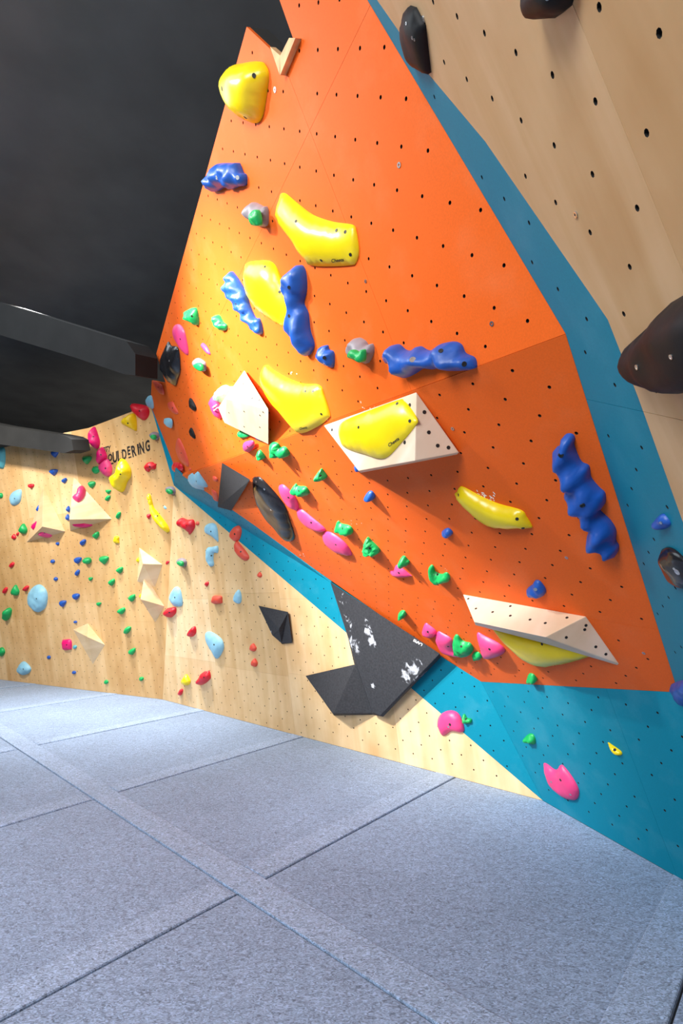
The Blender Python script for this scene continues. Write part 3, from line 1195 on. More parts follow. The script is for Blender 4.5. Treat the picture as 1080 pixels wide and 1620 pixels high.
v = volume('black_volume', 'W2', [(483, 1069, .0), (562.5, 1050.5, .05), (527, 1129, .22), (590, 1128.5, .03), (528, 1132, .0), (590, 1131, 0)],
           [(0, 1, 2), (1, 3, 2), (0, 2, 4), (2, 3, 5, 4), (3, 1, 5), (0, 4, 5, 1)], DV, 'charcoal pyramid volume joined to the left of the chalky one', GBLK)
SP2 = [(on((431, 1003), 'W2', .05), .07, .5), (on((441, 1006), 'W2', .06), .04, .4)]
sv_ = volume('black_volume', 'W2', [(408.5, 958, .01), (455.5, 968, .04), (462, 1016.5, .03), (445, 1017.5, .05), (430.5, 1005, .07), (441, 995, .12), (410, 960, 0), (456, 971, 0), (461, 1017, 0), (446, 1019, 0), (433, 1005, 0)],
             [(0, 1, 5, 4), (1, 2, 3, 5), (5, 3, 4), (0, 6, 7, 1), (1, 7, 8, 2), (2, 8, 9, 3), (3, 9, 10, 4), (4, 10, 6, 0), (6, 10, 9, 8, 7)], chalky('chalked_small_volume', SP2), 'small dark kite-shaped volume with white tag on plywood', GBLK, bevel=.003)
lettering(sv_, 'LAPIS', [(437.5, 969.5), (447.5, 971.5), (447, 967.8), (437.3, 966)], WHITEINK, sv_, .03)

# ------------------------------------------------------------------ yellow macro holds
Y = HC['yellow']
y1 = inflate('macro_hold', 'O1', crop([(138, 420), (145, 370), (180, 330), (240, 315), (310, 305), (335, 325), (350, 365), (345, 440), (325, 570), (300, 615), (270, 610), (210, 575), (165, 510)], 300, 0, 3.176), .12, Y, 'yellow macro hold at the top left edge of the orange wall', group=GYEL, peak=(372, 130), peakw=.45, rim=.22, wfrac=.62, res=20, c=.42, smoothing=3)
bolts(y1, [(351, 140), (401.5, 119.5), (388, 186)], .010)
y2 = inflate('macro_hold', 'O1', crop([(420, 1060), (435, 1010), (455, 970), (520, 1020), (600, 1080), (700, 1115), (795, 1130), (815, 1160), (830, 1260), (820, 1310), (790, 1335), (600, 1335), (560, 1290), (430, 1110)], 300, 0, 3.176), .075, Y, 'long yellow macro hold with black lettering, highest lettered one', group=GYEL, peak=(478, 345), peakw=.5, rim=.22, wfrac=.62, res=22, c=.32, smoothing=3)
bolts(y2, [(468, 350), (532, 364.5), (546, 367), (554, 403), (508, 412)], .008)
lettering(y2, 'Cheeta', [(524.5, 415.5), (544, 413), (544, 407.5), (524, 409.5)], INK, y2, .02)
y3 = inflate('macro_hold', 'O1', crop([(678, 190), (690, 155), (750, 138), (850, 150), (920, 280), (995, 460), (970, 570), (950, 583), (860, 530), (755, 450), (695, 340)], 220, 380, 4.154), .08, Y, 'pale-lit yellow macro hold between two blue ridged holds', group=GYEL, peak=(410, 450), peakw=.4, rim=.22, wfrac=.62, res=22, c=.36, smoothing=3)
bolts(y3, [(419, 422), (442, 462), (445, 516)], .008)
y4 = inflate('macro_hold', 'O1', crop([(30, 600), (45, 537), (80, 560), (150, 600), (220, 625), (295, 632), (320, 680), (347, 770), (340, 790), (290, 830), (205, 858), (140, 780), (70, 690)], 400, 400, 3), .085, Y, 'yellow macro hold right beside the bright white volume', group=GYEL, peak=(440, 612), peakw=.5, rim=.22, wfrac=.62, res=22, c=.34, smoothing=3)
bolts(y4, [(483, 619), (495, 619), (508, 655)], .008)
lettering(y4, 'Cheeta', [(474, 680), (486, 677.5), (485.5, 673.5), (473.5, 676)], INK, y4, .02)
# plane of the volume face that carries this one
pf = plane3(on((512, 673), 'O2', 0), on((658.5, 620), 'O2', 0), on((656, 729), 'O2', .20))
y5 = inflate('macro_hold', pf, crop([(397, 840), (420, 800), (500, 765), (680, 697), (700, 700), (730, 730), (765, 790), (755, 820), (690, 900), (610, 975), (520, 955), (430, 925), (405, 890)], 400, 400, 3), .055, Y, 'yellow macro hold bolted onto the plywood volume face', group=GYEL, peak=(565, 675), peakw=.5, rim=.22, wfrac=.62, res=22, c=.35, smoothing=3)
bolts(y5, [(628, 638.5), (648, 666), (567, 676), (548, 714)], .008)
lettering(y5, 'Cheeta', [(615, 707.5), (632, 695.5), (630, 690.5), (613.5, 702)], INK, y5, .02)
y6 = inflate('macro_hold', 'O2', crop([(-8, 372), (0, 330), (20, 293), (60, 300), (200, 375), (350, 440), (540, 495), (590, 555), (632, 625), (610, 640), (330, 630), (180, 545)], 720, 720, 5.4), .065, Y, 'slim banana-like yellow macro hold right of centre', group=GYEL, peak=(775, 800), peakw=.35, rim=.22, wfrac=.62, res=22, c=.35, smoothing=3)
bolts(y6, [(725, 783), (817.5, 821), (827, 835.5)], .008)
y7 = inflate('macro_hold', 'O2', crop([(270, 640), (400, 680), (520, 700), (620, 725), (715, 765), (640, 795), (540, 815), (490, 810), (420, 775), (350, 710)], 660, 740, 2.571), .09, Y, 'yellow macro hold tucked under the long low plywood volume', group=GYEL, peak=(850, 1030), peakw=.3, rim=.22, wfrac=.62, res=22, c=.4, smoothing=3)
lettering(y7, 'Cheeta', [(782, 1002), (795, 1006), (795.5, 1002), (783, 998.5)], INK, y7, .02)
bolts(y7, [(857, 1019)], .008)

# ------------------------------------------------------------------ shaped holds on the orange wall
GB = 'blue ridged holds'
GG = 'green holds on the orange wall'
GP = 'pink holds on the orange wall'
GD = 'two-tone grey and green holds'
GK = 'black holds'
GC = 'coral holds at the left edge'


HS = {'blue': .68, 'green': .78, 'pink': .62, 'black': .8, 'gloss': .6, 'grey': .75, 'sky': .65, 'coral': .55, 'red': .75}


def shaped(key, pts, h, color, label, group, name='climbing_hold', bolt=True, **kw):
    kw.setdefault('lump', .25)
    kw.setdefault('res', 14)
    kw.setdefault('wfrac', .8)
    h *= HS.get(color, .75)
    o = inflate(name, key, pts, h, HC[color], label, 'climbing hold', group, **kw)
    P = np.array(pts)
    if bolt and min(np.ptp(P, axis=0)) > (12 if key in ('W1', 'W2') else 15):
        q = tuple(P.mean(0))
        r = .009 if key not in ('W1', 'W2') else .012
        bolts(o, [q], r if key != 'W4' else .005, STEEL if color in ('black', 'gloss', 'blue') else None)
    return o


c5 = lambda p: crop(p, 220, 380, 4.154)
c7 = lambda p: crop(p, 400, 400, 3)
c8 = lambda p: crop(p, 320, 660, 3.375)
c2 = lambda p: crop(p, 180, 580, 4.909)
cB = lambda p: crop(p, 460, 880, 3.6)
cC = lambda p: crop(p, 620, 880, 4.5)
cD = lambda p: crop(p, 640, 1020, 2.4545)
cE = lambda p: crop(p, 660, 740, 2.571)
cF = lambda p: crop(p, 820, 440, 3.115)
c4 = lambda p: crop(p, 200, 860, 3.857)

# blue
o = shaped('O1', crop([(413, 310), (425, 285), (455, 270), (480, 225), (540, 205), (640, 205), (660, 210), (690, 285), (715, 305), (720, 370), (700, 400), (660, 405), (600, 428), (570, 405), (520, 420), (470, 450), (440, 440), (425, 410), (435, 370), (420, 340)], 250, 220, 5.4), .13, 'blue', 'chunky blue hold near the top left edge with two bolts', GB, res=22, lump=.5, lumps=16, rim=.35, c=.35, bolt=False)
bolts(o, [(342.5, 281), (375.5, 281)], .011, STEEL)
o = shaped('O1', c5([(570, 290), (580, 230), (595, 207), (615, 225), (650, 275), (690, 350), (710, 420), (750, 510), (778, 520), (797, 600), (785, 622), (755, 600), (700, 540), (640, 440), (580, 360)]), .10, 'blue', 'thin blue ridged hold left of the pale-lit yellow macro', GB, res=26, lump=.35, lumps=22, ribs=(60, 95, .16), rim=.3, bolt=False)
bolts(o, [(372.5, 481)], .010)
o = shaped('O1', c7([(155, 150), (165, 110), (195, 65), (220, 65), (235, 110), (237, 180), (225, 240), (245, 290), (255, 370), (273, 430), (270, 460), (250, 490), (235, 480), (210, 430), (170, 370), (163, 310), (185, 265), (160, 200)]), .13, 'blue', 'tall blue ridged hold right of the pale-lit yellow macro', GB, res=28, lump=.35, lumps=14, rim=.3, bolt=False)
bolts(o, [(457, 455), (457, 500)], .010)
o = shaped('O1', c7([(303, 490), (315, 450), (345, 440), (352, 460), (375, 475), (375, 540), (355, 540), (320, 520)]), .075, 'blue', 'small blue knob below the tall blue ridged hold', GB, lump=.5, lumps=24, bolt=False)
bolts(o, [(513, 566)], .010)
o = shaped('O1', c7([(625, 490), (640, 450), (675, 438), (710, 465), (745, 465), (775, 447), (810, 465), (840, 465), (885, 435), (935, 425), (970, 440), (990, 480), (1030, 500), (1042, 530), (1030, 555), (920, 560), (895, 545), (850, 553), (800, 550), (750, 580), (715, 595), (690, 580), (680, 545), (640, 525)]), .12, 'blue', 'wide blue ridged hold lying just above the crease', GB, res=30, lump=.45, lumps=15, rim=.3, bolt=False)
bolts(o, [(652.5, 569)], .014, STEEL)
bolts(o, [(697, 555), (734, 576)], .010)
o = shaped('O2', cF([(197, 830), (205, 800), (240, 797), (255, 820), (250, 850), (285, 930), (325, 955), (335, 1010), (375, 1060), (405, 1090), (405, 1140), (380, 1170), (430, 1220), (460, 1270), (460, 1320), (475, 1350), (465, 1385), (430, 1380), (400, 1340), (350, 1330), (330, 1290), (340, 1240), (300, 1170), (260, 1130), (230, 1080), (225, 1030), (200, 970), (165, 910), (162, 865), (190, 850)]), .14, 'blue', 'long glossy blue ridged hold at the right edge of orange', GB, res=36, lump=.22, lumps=17, ribs=(-62, 85, .13), rim=.3, c=.4, bolt=False)
bolts(o, [(887, 720), (921, 800)], .010)
for p, h, lab in ((c8([(867, 425), (880, 403), (900, 405), (915, 430), (905, 445), (880, 440)]), .085, 'tiny blue knob with a long shadow below the carrying volume'),
                  (c8([(812, 258), (842, 252), (845, 285), (820, 287)]), .05, 'tiny blue cube at the lower left corner of the carrying volume'),
                  (cE([(98, 265), (110, 252), (125, 250), (140, 265), (135, 278), (115, 285)]), .05, 'tiny dark blue knob left below the slim yellow macro'),
                  (cE([(442, 500), (465, 480), (475, 465), (495, 470), (518, 505), (505, 525), (460, 520)]), .075, 'glossy blue knob above the long low plywood volume'),
                  (c5([(763, 1292), (790, 1288), (812, 1298), (810, 1312), (785, 1320)]), .05, 'tiny blue knob poking out below the bright white volume')):
    shaped('O2' if 'poking' not in lab else 'O1', p, h, 'blue', lab, 'small blue knobs', lump=.4, lumps=26, res=10)
o = shaped('W4', cE([(958, 225), (985, 192), (1005, 205), (1020, 235), (995, 252), (975, 235)]), .04, 'blue', 'small blue knob on the blue border at far right', 'small blue knobs', lump=.4, lumps=26)
o = shaped('W4', crop([(1030, 165), (1045, 148), (1085, 140), (1130, 160), (1140, 210), (1105, 250), (1080, 235), (1060, 210)], 640, 1020, 2.4545), .08, 'blue', 'glossy blue hold cut by the right picture edge', GB, lump=.4, lumps=20)

# green on orange
for p, key, h, lab in ((c5([(300, 480), (320, 455), (360, 445), (375, 490), (380, 545), (365, 560), (320, 520)]), 'O1', .09, 'green leaf-shaped hold near the upper left edge of orange'),
                       (c5([(488, 500), (515, 493), (540, 535), (565, 560), (560, 590), (535, 592), (500, 540)]), 'O1', .08, 'green curled hold left of the thin blue ridged hold'),
                       (c5([(643, 1270), (660, 1255), (725, 1280), (690, 1303), (655, 1295)]), 'O1', .05, 'green hold half hidden under the bright white volume'),
                       (c8([(287, 210), (300, 180), (330, 215), (320, 225)]), 'O2', .07, 'small green spike left below the green toothed crimp'),
                       (c8([(357, 155), (370, 142), (395, 150), (405, 170), (425, 165), (445, 180), (455, 210), (420, 212), (380, 195)]), 'O2', .10, 'green toothed crimp right below the bright white volume'),
                       (c8([(475, 385), (490, 362), (505, 375), (545, 380), (563, 415), (530, 420), (490, 400)]), 'O2', .09, 'green crimp beside the uppermost long pink hold'),
                       (c8([(605, 315), (625, 283), (640, 300), (657, 325), (645, 335), (615, 325)]), 'O2', .09, 'small green spike below the yellow macro with white volume'),
                       (c8([(710, 580), (718, 560), (735, 575), (775, 585), (795, 605), (790, 630), (750, 620), (712, 598)]), 'O2', .08, 'green scooped crimp above the lowest long pink hold'),
                       (c8([(857, 700), (872, 650), (895, 670), (938, 715), (930, 733), (870, 733)]), 'O2', .10, 'green triangular hold right of the lowest long pink hold'),
                       (cB([(612, 40), (625, 10), (640, 8), (655, 25), (668, 40), (655, 58), (620, 50)]), 'O2', .08, 'small green knob just above the pink winged hold'),
                       (cB([(780, 85), (790, 58), (805, 65), (815, 95), (850, 110), (880, 100), (898, 125), (890, 150), (840, 150), (800, 125)]), 'O2', .07, 'green crescent hold left above the long low plywood volume'),
                       (cB([(610, 335), (620, 318), (640, 318), (652, 340), (635, 355)]), 'O2', .08, 'tiny green knob above the chalky dark volume'),
                       (cC([(430, 620), (440, 573), (460, 575), (490, 610), (520, 625), (545, 630), (570, 670), (550, 705), (510, 718), (460, 690), (435, 650)]), 'O2', .09, 'lumpy green hold overlapping a pink one at the lower edge'),
                       (cC([(567, 715), (580, 690), (610, 690), (635, 720), (620, 738), (580, 730)]), 'O2', .05, 'tiny green knob between two pink holds at lower edge'),
                       (cC([(960, 870), (970, 845), (1000, 850), (1028, 885), (1010, 900), (965, 890)]), 'O2', .06, 'small green hold on the bottom edge of orange')):
    shaped(key, p, h, 'green', lab, GG, lump=.5, lumps=28, res=12, flat='spike' in lab or 'triang' in lab)
for p, h, lab in ((cD([(222, 280), (230, 270), (240, 285), (257, 290), (255, 305), (230, 305)]), .06, 'small green hold beside the domed pink hold'),
                  (cD([(465, 365), (475, 350), (490, 350), (500, 365), (500, 388), (480, 380)]), .07, 'small green hold on blue left above the pink tulip hold')):
    shaped('BB' if 'tulip' in lab else 'W2', p, h, 'green', lab, 'green holds on the blue facets', lump=.5, lumps=28, res=10)

# pink
for p, key, h, lab in ((c5([(217, 590), (230, 560), (260, 555), (290, 595), (310, 680), (318, 745), (305, 755), (270, 720), (232, 650)]), 'O1', .06, 'long pink hold beside the black hold at the left edge'),
                       (c5([(407, 680), (420, 677), (445, 705), (465, 750), (450, 748), (412, 700)]), 'O1', .04, 'tiny pale pink hold above a two-tone hold'),
                       (c5([(680, 1350), (690, 1330), (740, 1322), (752, 1360), (715, 1397), (695, 1380)]), 'O2', .06, 'small pink block below the bright white volume'),
                       (c8([(405, 385), (415, 365), (440, 375), (490, 430), (510, 490), (500, 500), (450, 460)]), 'O2', .08, 'uppermost of three long pink holds in a chain'),
                       (c8([(500, 510), (520, 495), (580, 540), (645, 595), (648, 612), (620, 615), (550, 575)]), 'O2', .08, 'middle one of three long pink holds in a chain'),
                       (c8([(637, 640), (650, 618), (690, 625), (760, 680), (793, 735), (780, 742), (720, 725), (660, 680)]), 'O2', .08, 'lowest of three long pink holds in a chain'),
                       (cB([(560, 92), (580, 85), (595, 55), (620, 65), (675, 110), (680, 118), (630, 122), (575, 110)]), 'O2', .06, 'pale pink winged hold under a small green knob'),
                       (cC([(212, 530), (230, 485), (260, 500), (310, 545), (295, 580), (255, 570), (215, 555)]), 'O2', .08, 'small pink hold at the corner of the chalky dark volume'),
                       (cC([(303, 590), (320, 545), (350, 555), (420, 600), (450, 680), (530, 720), (480, 722), (390, 700), (345, 670)]), 'O2', .08, 'long pink hold partly behind the lumpy green hold'),
                       (cC([(597, 562), (650, 580), (760, 640), (795, 690), (740, 725), (670, 735), (640, 700)]), 'O2', .10, 'pink teardrop hold left of the lowest yellow macro')):
    o = shaped(key, p, h, 'pink', lab, GP, lump=.08, lumps=14, res=16, rim=.12)
o = shaped('W2', cD([(125, 310), (135, 275), (165, 258), (195, 262), (215, 285), (228, 330), (215, 342), (180, 337), (155, 352), (140, 350)]), .09, 'pink', 'domed pink hold on the line between plywood and blue', 'pink holds on the blue facets', lump=.05, rim=.2)
bolts(o, [(709, 1150)], .010, STEEL)
o = shaped('BB', cD([(537, 470), (545, 465), (575, 487), (590, 485), (605, 470), (640, 510), (668, 560), (668, 595), (650, 605), (610, 590), (560, 540)]), .08, 'pink', 'pink tulip-shaped hold on the blue facet at right', 'pink holds on the blue facets', lump=.05, rim=.2, res=18)
bolts(o, [(871.5, 1237), (902, 1257)], .008, STEEL)
shaped('BB', cD([(787, 383), (800, 390), (835, 415), (838, 430), (815, 422)]), .04, 'yellow', 'tiny yellow chip on the dark blue facet at right', 'yellow holds', lump=.1, res=10)

# two-tone holds: grey body with a green grip
for key, g, gr, h, lab in (('O1', crop([(757, 625), (775, 565), (800, 540), (850, 560), (885, 580), (905, 575), (918, 620), (915, 720), (890, 750), (830, 735), (790, 700)], 250, 220, 5.4), crop([(795, 660), (820, 620), (850, 605), (870, 650), (875, 735), (825, 735), (805, 710)], 250, 220, 5.4), .09, 'grey and green hold below the chunky blue hold'),
                           ('O1', c5([(357, 800), (375, 775), (415, 795), (428, 820), (425, 860), (395, 855), (360, 820)]), c5([(365, 825), (390, 805), (412, 818), (420, 858), (395, 853)]), .08, 'grey and green hold above the bright white volume, left'),
                           ('O1', c7([(443, 460), (460, 420), (490, 405), (520, 420), (535, 440), (555, 435), (560, 475), (535, 525), (510, 515), (460, 490)]), c7([(460, 490), (475, 460), (490, 460), (510, 475), (527, 458), (530, 500), (520, 518), (490, 505)]), .09, 'grey and green hold beside the small blue knob'),
                           ('W1', c2([(285, 540), (292, 515), (315, 505), (340, 522), (342, 550), (320, 570), (295, 555)]), c2([(290, 542), (312, 528), (328, 545), (318, 568), (298, 556)]), .12, 'grey and green hold right above the black lettering'),
                           ('W2', c2([(410, 950), (425, 930), (455, 935), (470, 965), (462, 992), (435, 990), (412, 972)]), c2([(413, 962), (432, 948), (450, 965), (452, 988), (432, 988)]), .10, 'grey and green hold at the tip of the blue wedge'),
                           ('W2', c2([(495, 1510), (510, 1488), (535, 1490), (557, 1515), (550, 1550), (528, 1548), (500, 1530)]), c2([(498, 1518), (520, 1508), (538, 1525), (535, 1550), (510, 1540)]), .10, 'grey and green hold at mid height of the plywood wall')):
    o = shaped(key, g, h, 'grey', lab, GD, bolt=False, lump=.3, lumps=18, res=14)
    inflate('green_grip', key, gr, h * .50, HC['green'], parent=o, base=h * .75 * .80, rim=.6, lump=.4, lumps=30, res=9, c=.2)
    bolts(o, [tuple(np.mean(gr, axis=0))], .008)

# black holds
o = shaped('O1', c5([(145, 745), (160, 705), (178, 670), (190, 695), (230, 705), (245, 750), (252, 860), (238, 915), (220, 960), (170, 890), (150, 820)]), .14, 'gloss', 'black fin-like hold at the left edge of the orange wall', GK, lump=.35, lumps=10, rim=.2, c=.4)
o = shaped('O2', c8([(258, 345), (275, 330), (310, 345), (415, 465), (455, 560), (482, 655), (450, 670), (400, 610), (330, 530), (275, 440)]), .14, 'gloss', 'glossy black scoop hold beside the small black pyramid', GK, lump=.12, lumps=8, rim=.15, c=.4, res=20)
bolts(o, [(405, 762), (418, 774)], .010, STEEL)
for p, lab in ((c2([(585, 250), (605, 260), (635, 320), (625, 345), (600, 320)]), 'upper slim black slot hold near the left orange edge'), (c2([(590, 480), (605, 485), (628, 545), (620, 560), (595, 525)]), 'lower slim black slot hold near the left orange edge')):
    shaped('O1', p, .04, 'black', lab, GK, lump=.3, lumps=30, res=12)
BK = HC['black']
o = shaped('W4', crop([(152, 90), (160, 45), (175, 25), (195, 32), (225, 90), (243, 245), (215, 235), (185, 210), (170, 150)], 560, 0, 2.077), .045, 'black', 'slim black hold on the blue border near the top', GK, sharp=True, lump=.15, lumps=14, res=20, rim=.3)
bolts(o, [(642.5, 37), (655.5, 63)], .004, STEEL)
o = shaped('W4', crop([(570, -60), (580, 5), (600, 55), (660, 60), (690, 35), (715, -60), (640, -110)], 560, 0, 2.077), .06, 'black', 'black hold cut by the top picture edge', GK, sharp=True, lump=.2, lumps=14, res=18, rim=.3)
o = shaped('W4', [(960, 573), (966, 563), (1013, 520), (1038, 491), (1080, 466), (1150, 452), (1200, 520), (1190, 600), (1130, 632), (1080, 628), (1056, 626), (1019, 626), (1009, 623), (966, 584)], .13, 'black', 'huge black hold jutting in at the right picture edge', GK, sharp=True, lump=.25, lumps=9, res=26, rim=.25, peak=(1060, 590), peakw=.35, c=.5)
bolts(o, [(1007, 581)], .006, STEEL)
o = shaped('W4', cE([(988, 350), (1000, 328), (1030, 335), (1065, 365), (1090, 400), (1110, 470), (1085, 495), (1050, 480), (1020, 465), (1005, 425)]), .06, 'gloss', 'black hold on the blue border at the right edge', GK, lump=.3, lumps=16, res=18)
bolts(o, [(1071, 905)], .010, STEEL)

# cluster at the left corner of the orange wall
pe_ = pe
for p, key, h, col, lab, g in (
        (c2([(250, 245), (275, 225), (290, 250), (300, 320), (280, 325), (245, 285)]), pe_, .10, 'sky', 'pale blue hold at the top left corner of the orange', 'pale blue holds'),
        (c2([(298, 112), (340, 122), (370, 150), (385, 215), (350, 205), (320, 160)]), 'O1', .04, 'coral', 'coral hold at the notched left top corner', GC),
        (c2([(415, 285), (450, 275), (470, 310), (495, 360), (475, 370), (430, 330)]), 'O1', .06, 'coral', 'coral hold above the pale blue hold on orange', GC),
        (c2([(385, 410), (410, 400), (440, 410), (448, 450), (435, 480), (395, 445)]), 'O1', .07, 'sky', 'pale blue hold on orange between coral holds', 'pale blue holds'),
        (c2([(497, 555), (535, 620), (575, 740), (570, 780), (520, 740), (480, 660), (478, 600)]), 'O1', .06, 'coral', 'long coral leaf hold on the left part of orange', GC),
        (c2([(450, 765), (470, 745), (515, 760), (525, 810), (490, 830), (465, 810)]), 'O1', .08, 'red', 'round red hold where orange meets the blue wedge', 'red holds'),
        (c2([(580, 795), (590, 785), (597, 800), (590, 810)]), 'O1', .03, 'coral', 'tiny coral chip below the long coral leaf hold', GC),
        (c2([(570, 860), (600, 835), (612, 850), (640, 825), (670, 860), (720, 935), (690, 945), (690, 965), (620, 930), (590, 900)]), 'BA', .12, 'sky', 'pale blue clawed hold lying across orange and blue', 'pale blue holds'),
        (c2([(765, 855), (785, 858), (805, 880), (800, 895), (775, 880)]), 'O2', .05, 'coral', 'tiny coral hold left of the small black pyramid', GC),
        (c2([(755, 960), (775, 965), (800, 990), (805, 1050), (770, 1020)]), 'O2', .05, 'coral', 'coral hold half behind the small black pyramid', GC),
        (c2([(895, 1310), (915, 1260), (960, 1235), (985, 1270), (970, 1340), (935, 1358), (900, 1330)]), 'W2', .10, 'coral', 'round coral hold on the blue wedge edge', 'coral pair by the blue wedge'),
        (c2([(945, 1355), (975, 1380), (1030, 1450), (1043, 1490), (1010, 1508), (960, 1470), (930, 1410)]), 'W2', .10, 'coral', 'long coral hold hanging below the round coral one', 'coral pair by the blue wedge')):
    shaped(key, p, h, col, lab, g, lump=.15, lumps=14, res=12, rim=.15)
inflate('climbing_hold', 'O1', crop([(170, 380), (190, 310), (240, 270), (300, 295), (350, 300), (300, 400), (200, 520)], 325, 580, 9), .10, HC['mint'], 'pale mint hold behind the bright white volume', 'climbing hold', 'holds behind the white volume', lump=.3, res=12)
o = inflate('climbing_hold', 'O1', crop([(62, 490), (120, 410), (165, 520), (205, 680), (195, 745), (150, 700), (100, 590)], 325, 580, 9), .06, HC['pink'], 'pink hold with two white stripes beside the white volume', 'climbing hold', 'holds behind the white volume', lump=.1, res=14)
for q in ([(105, 575), (160, 535), (164, 546), (110, 588)], [(118, 622), (172, 580), (176, 592), (124, 634)]):
    inflate('stripe', 'O1', crop(q, 325, 580, 9), .012, HC['white'], parent=o, base=.052, sharp=True, res=6, rim=.8)
inflate('climbing_hold', 'O1', crop([(130, 400), (170, 370), (185, 440), (175, 500), (150, 470)], 325, 580, 9), .05, HC['sky'], 'sliver of pale blue hold between mint and pink holds', 'climbing hold', 'holds behind the white volume', res=9)

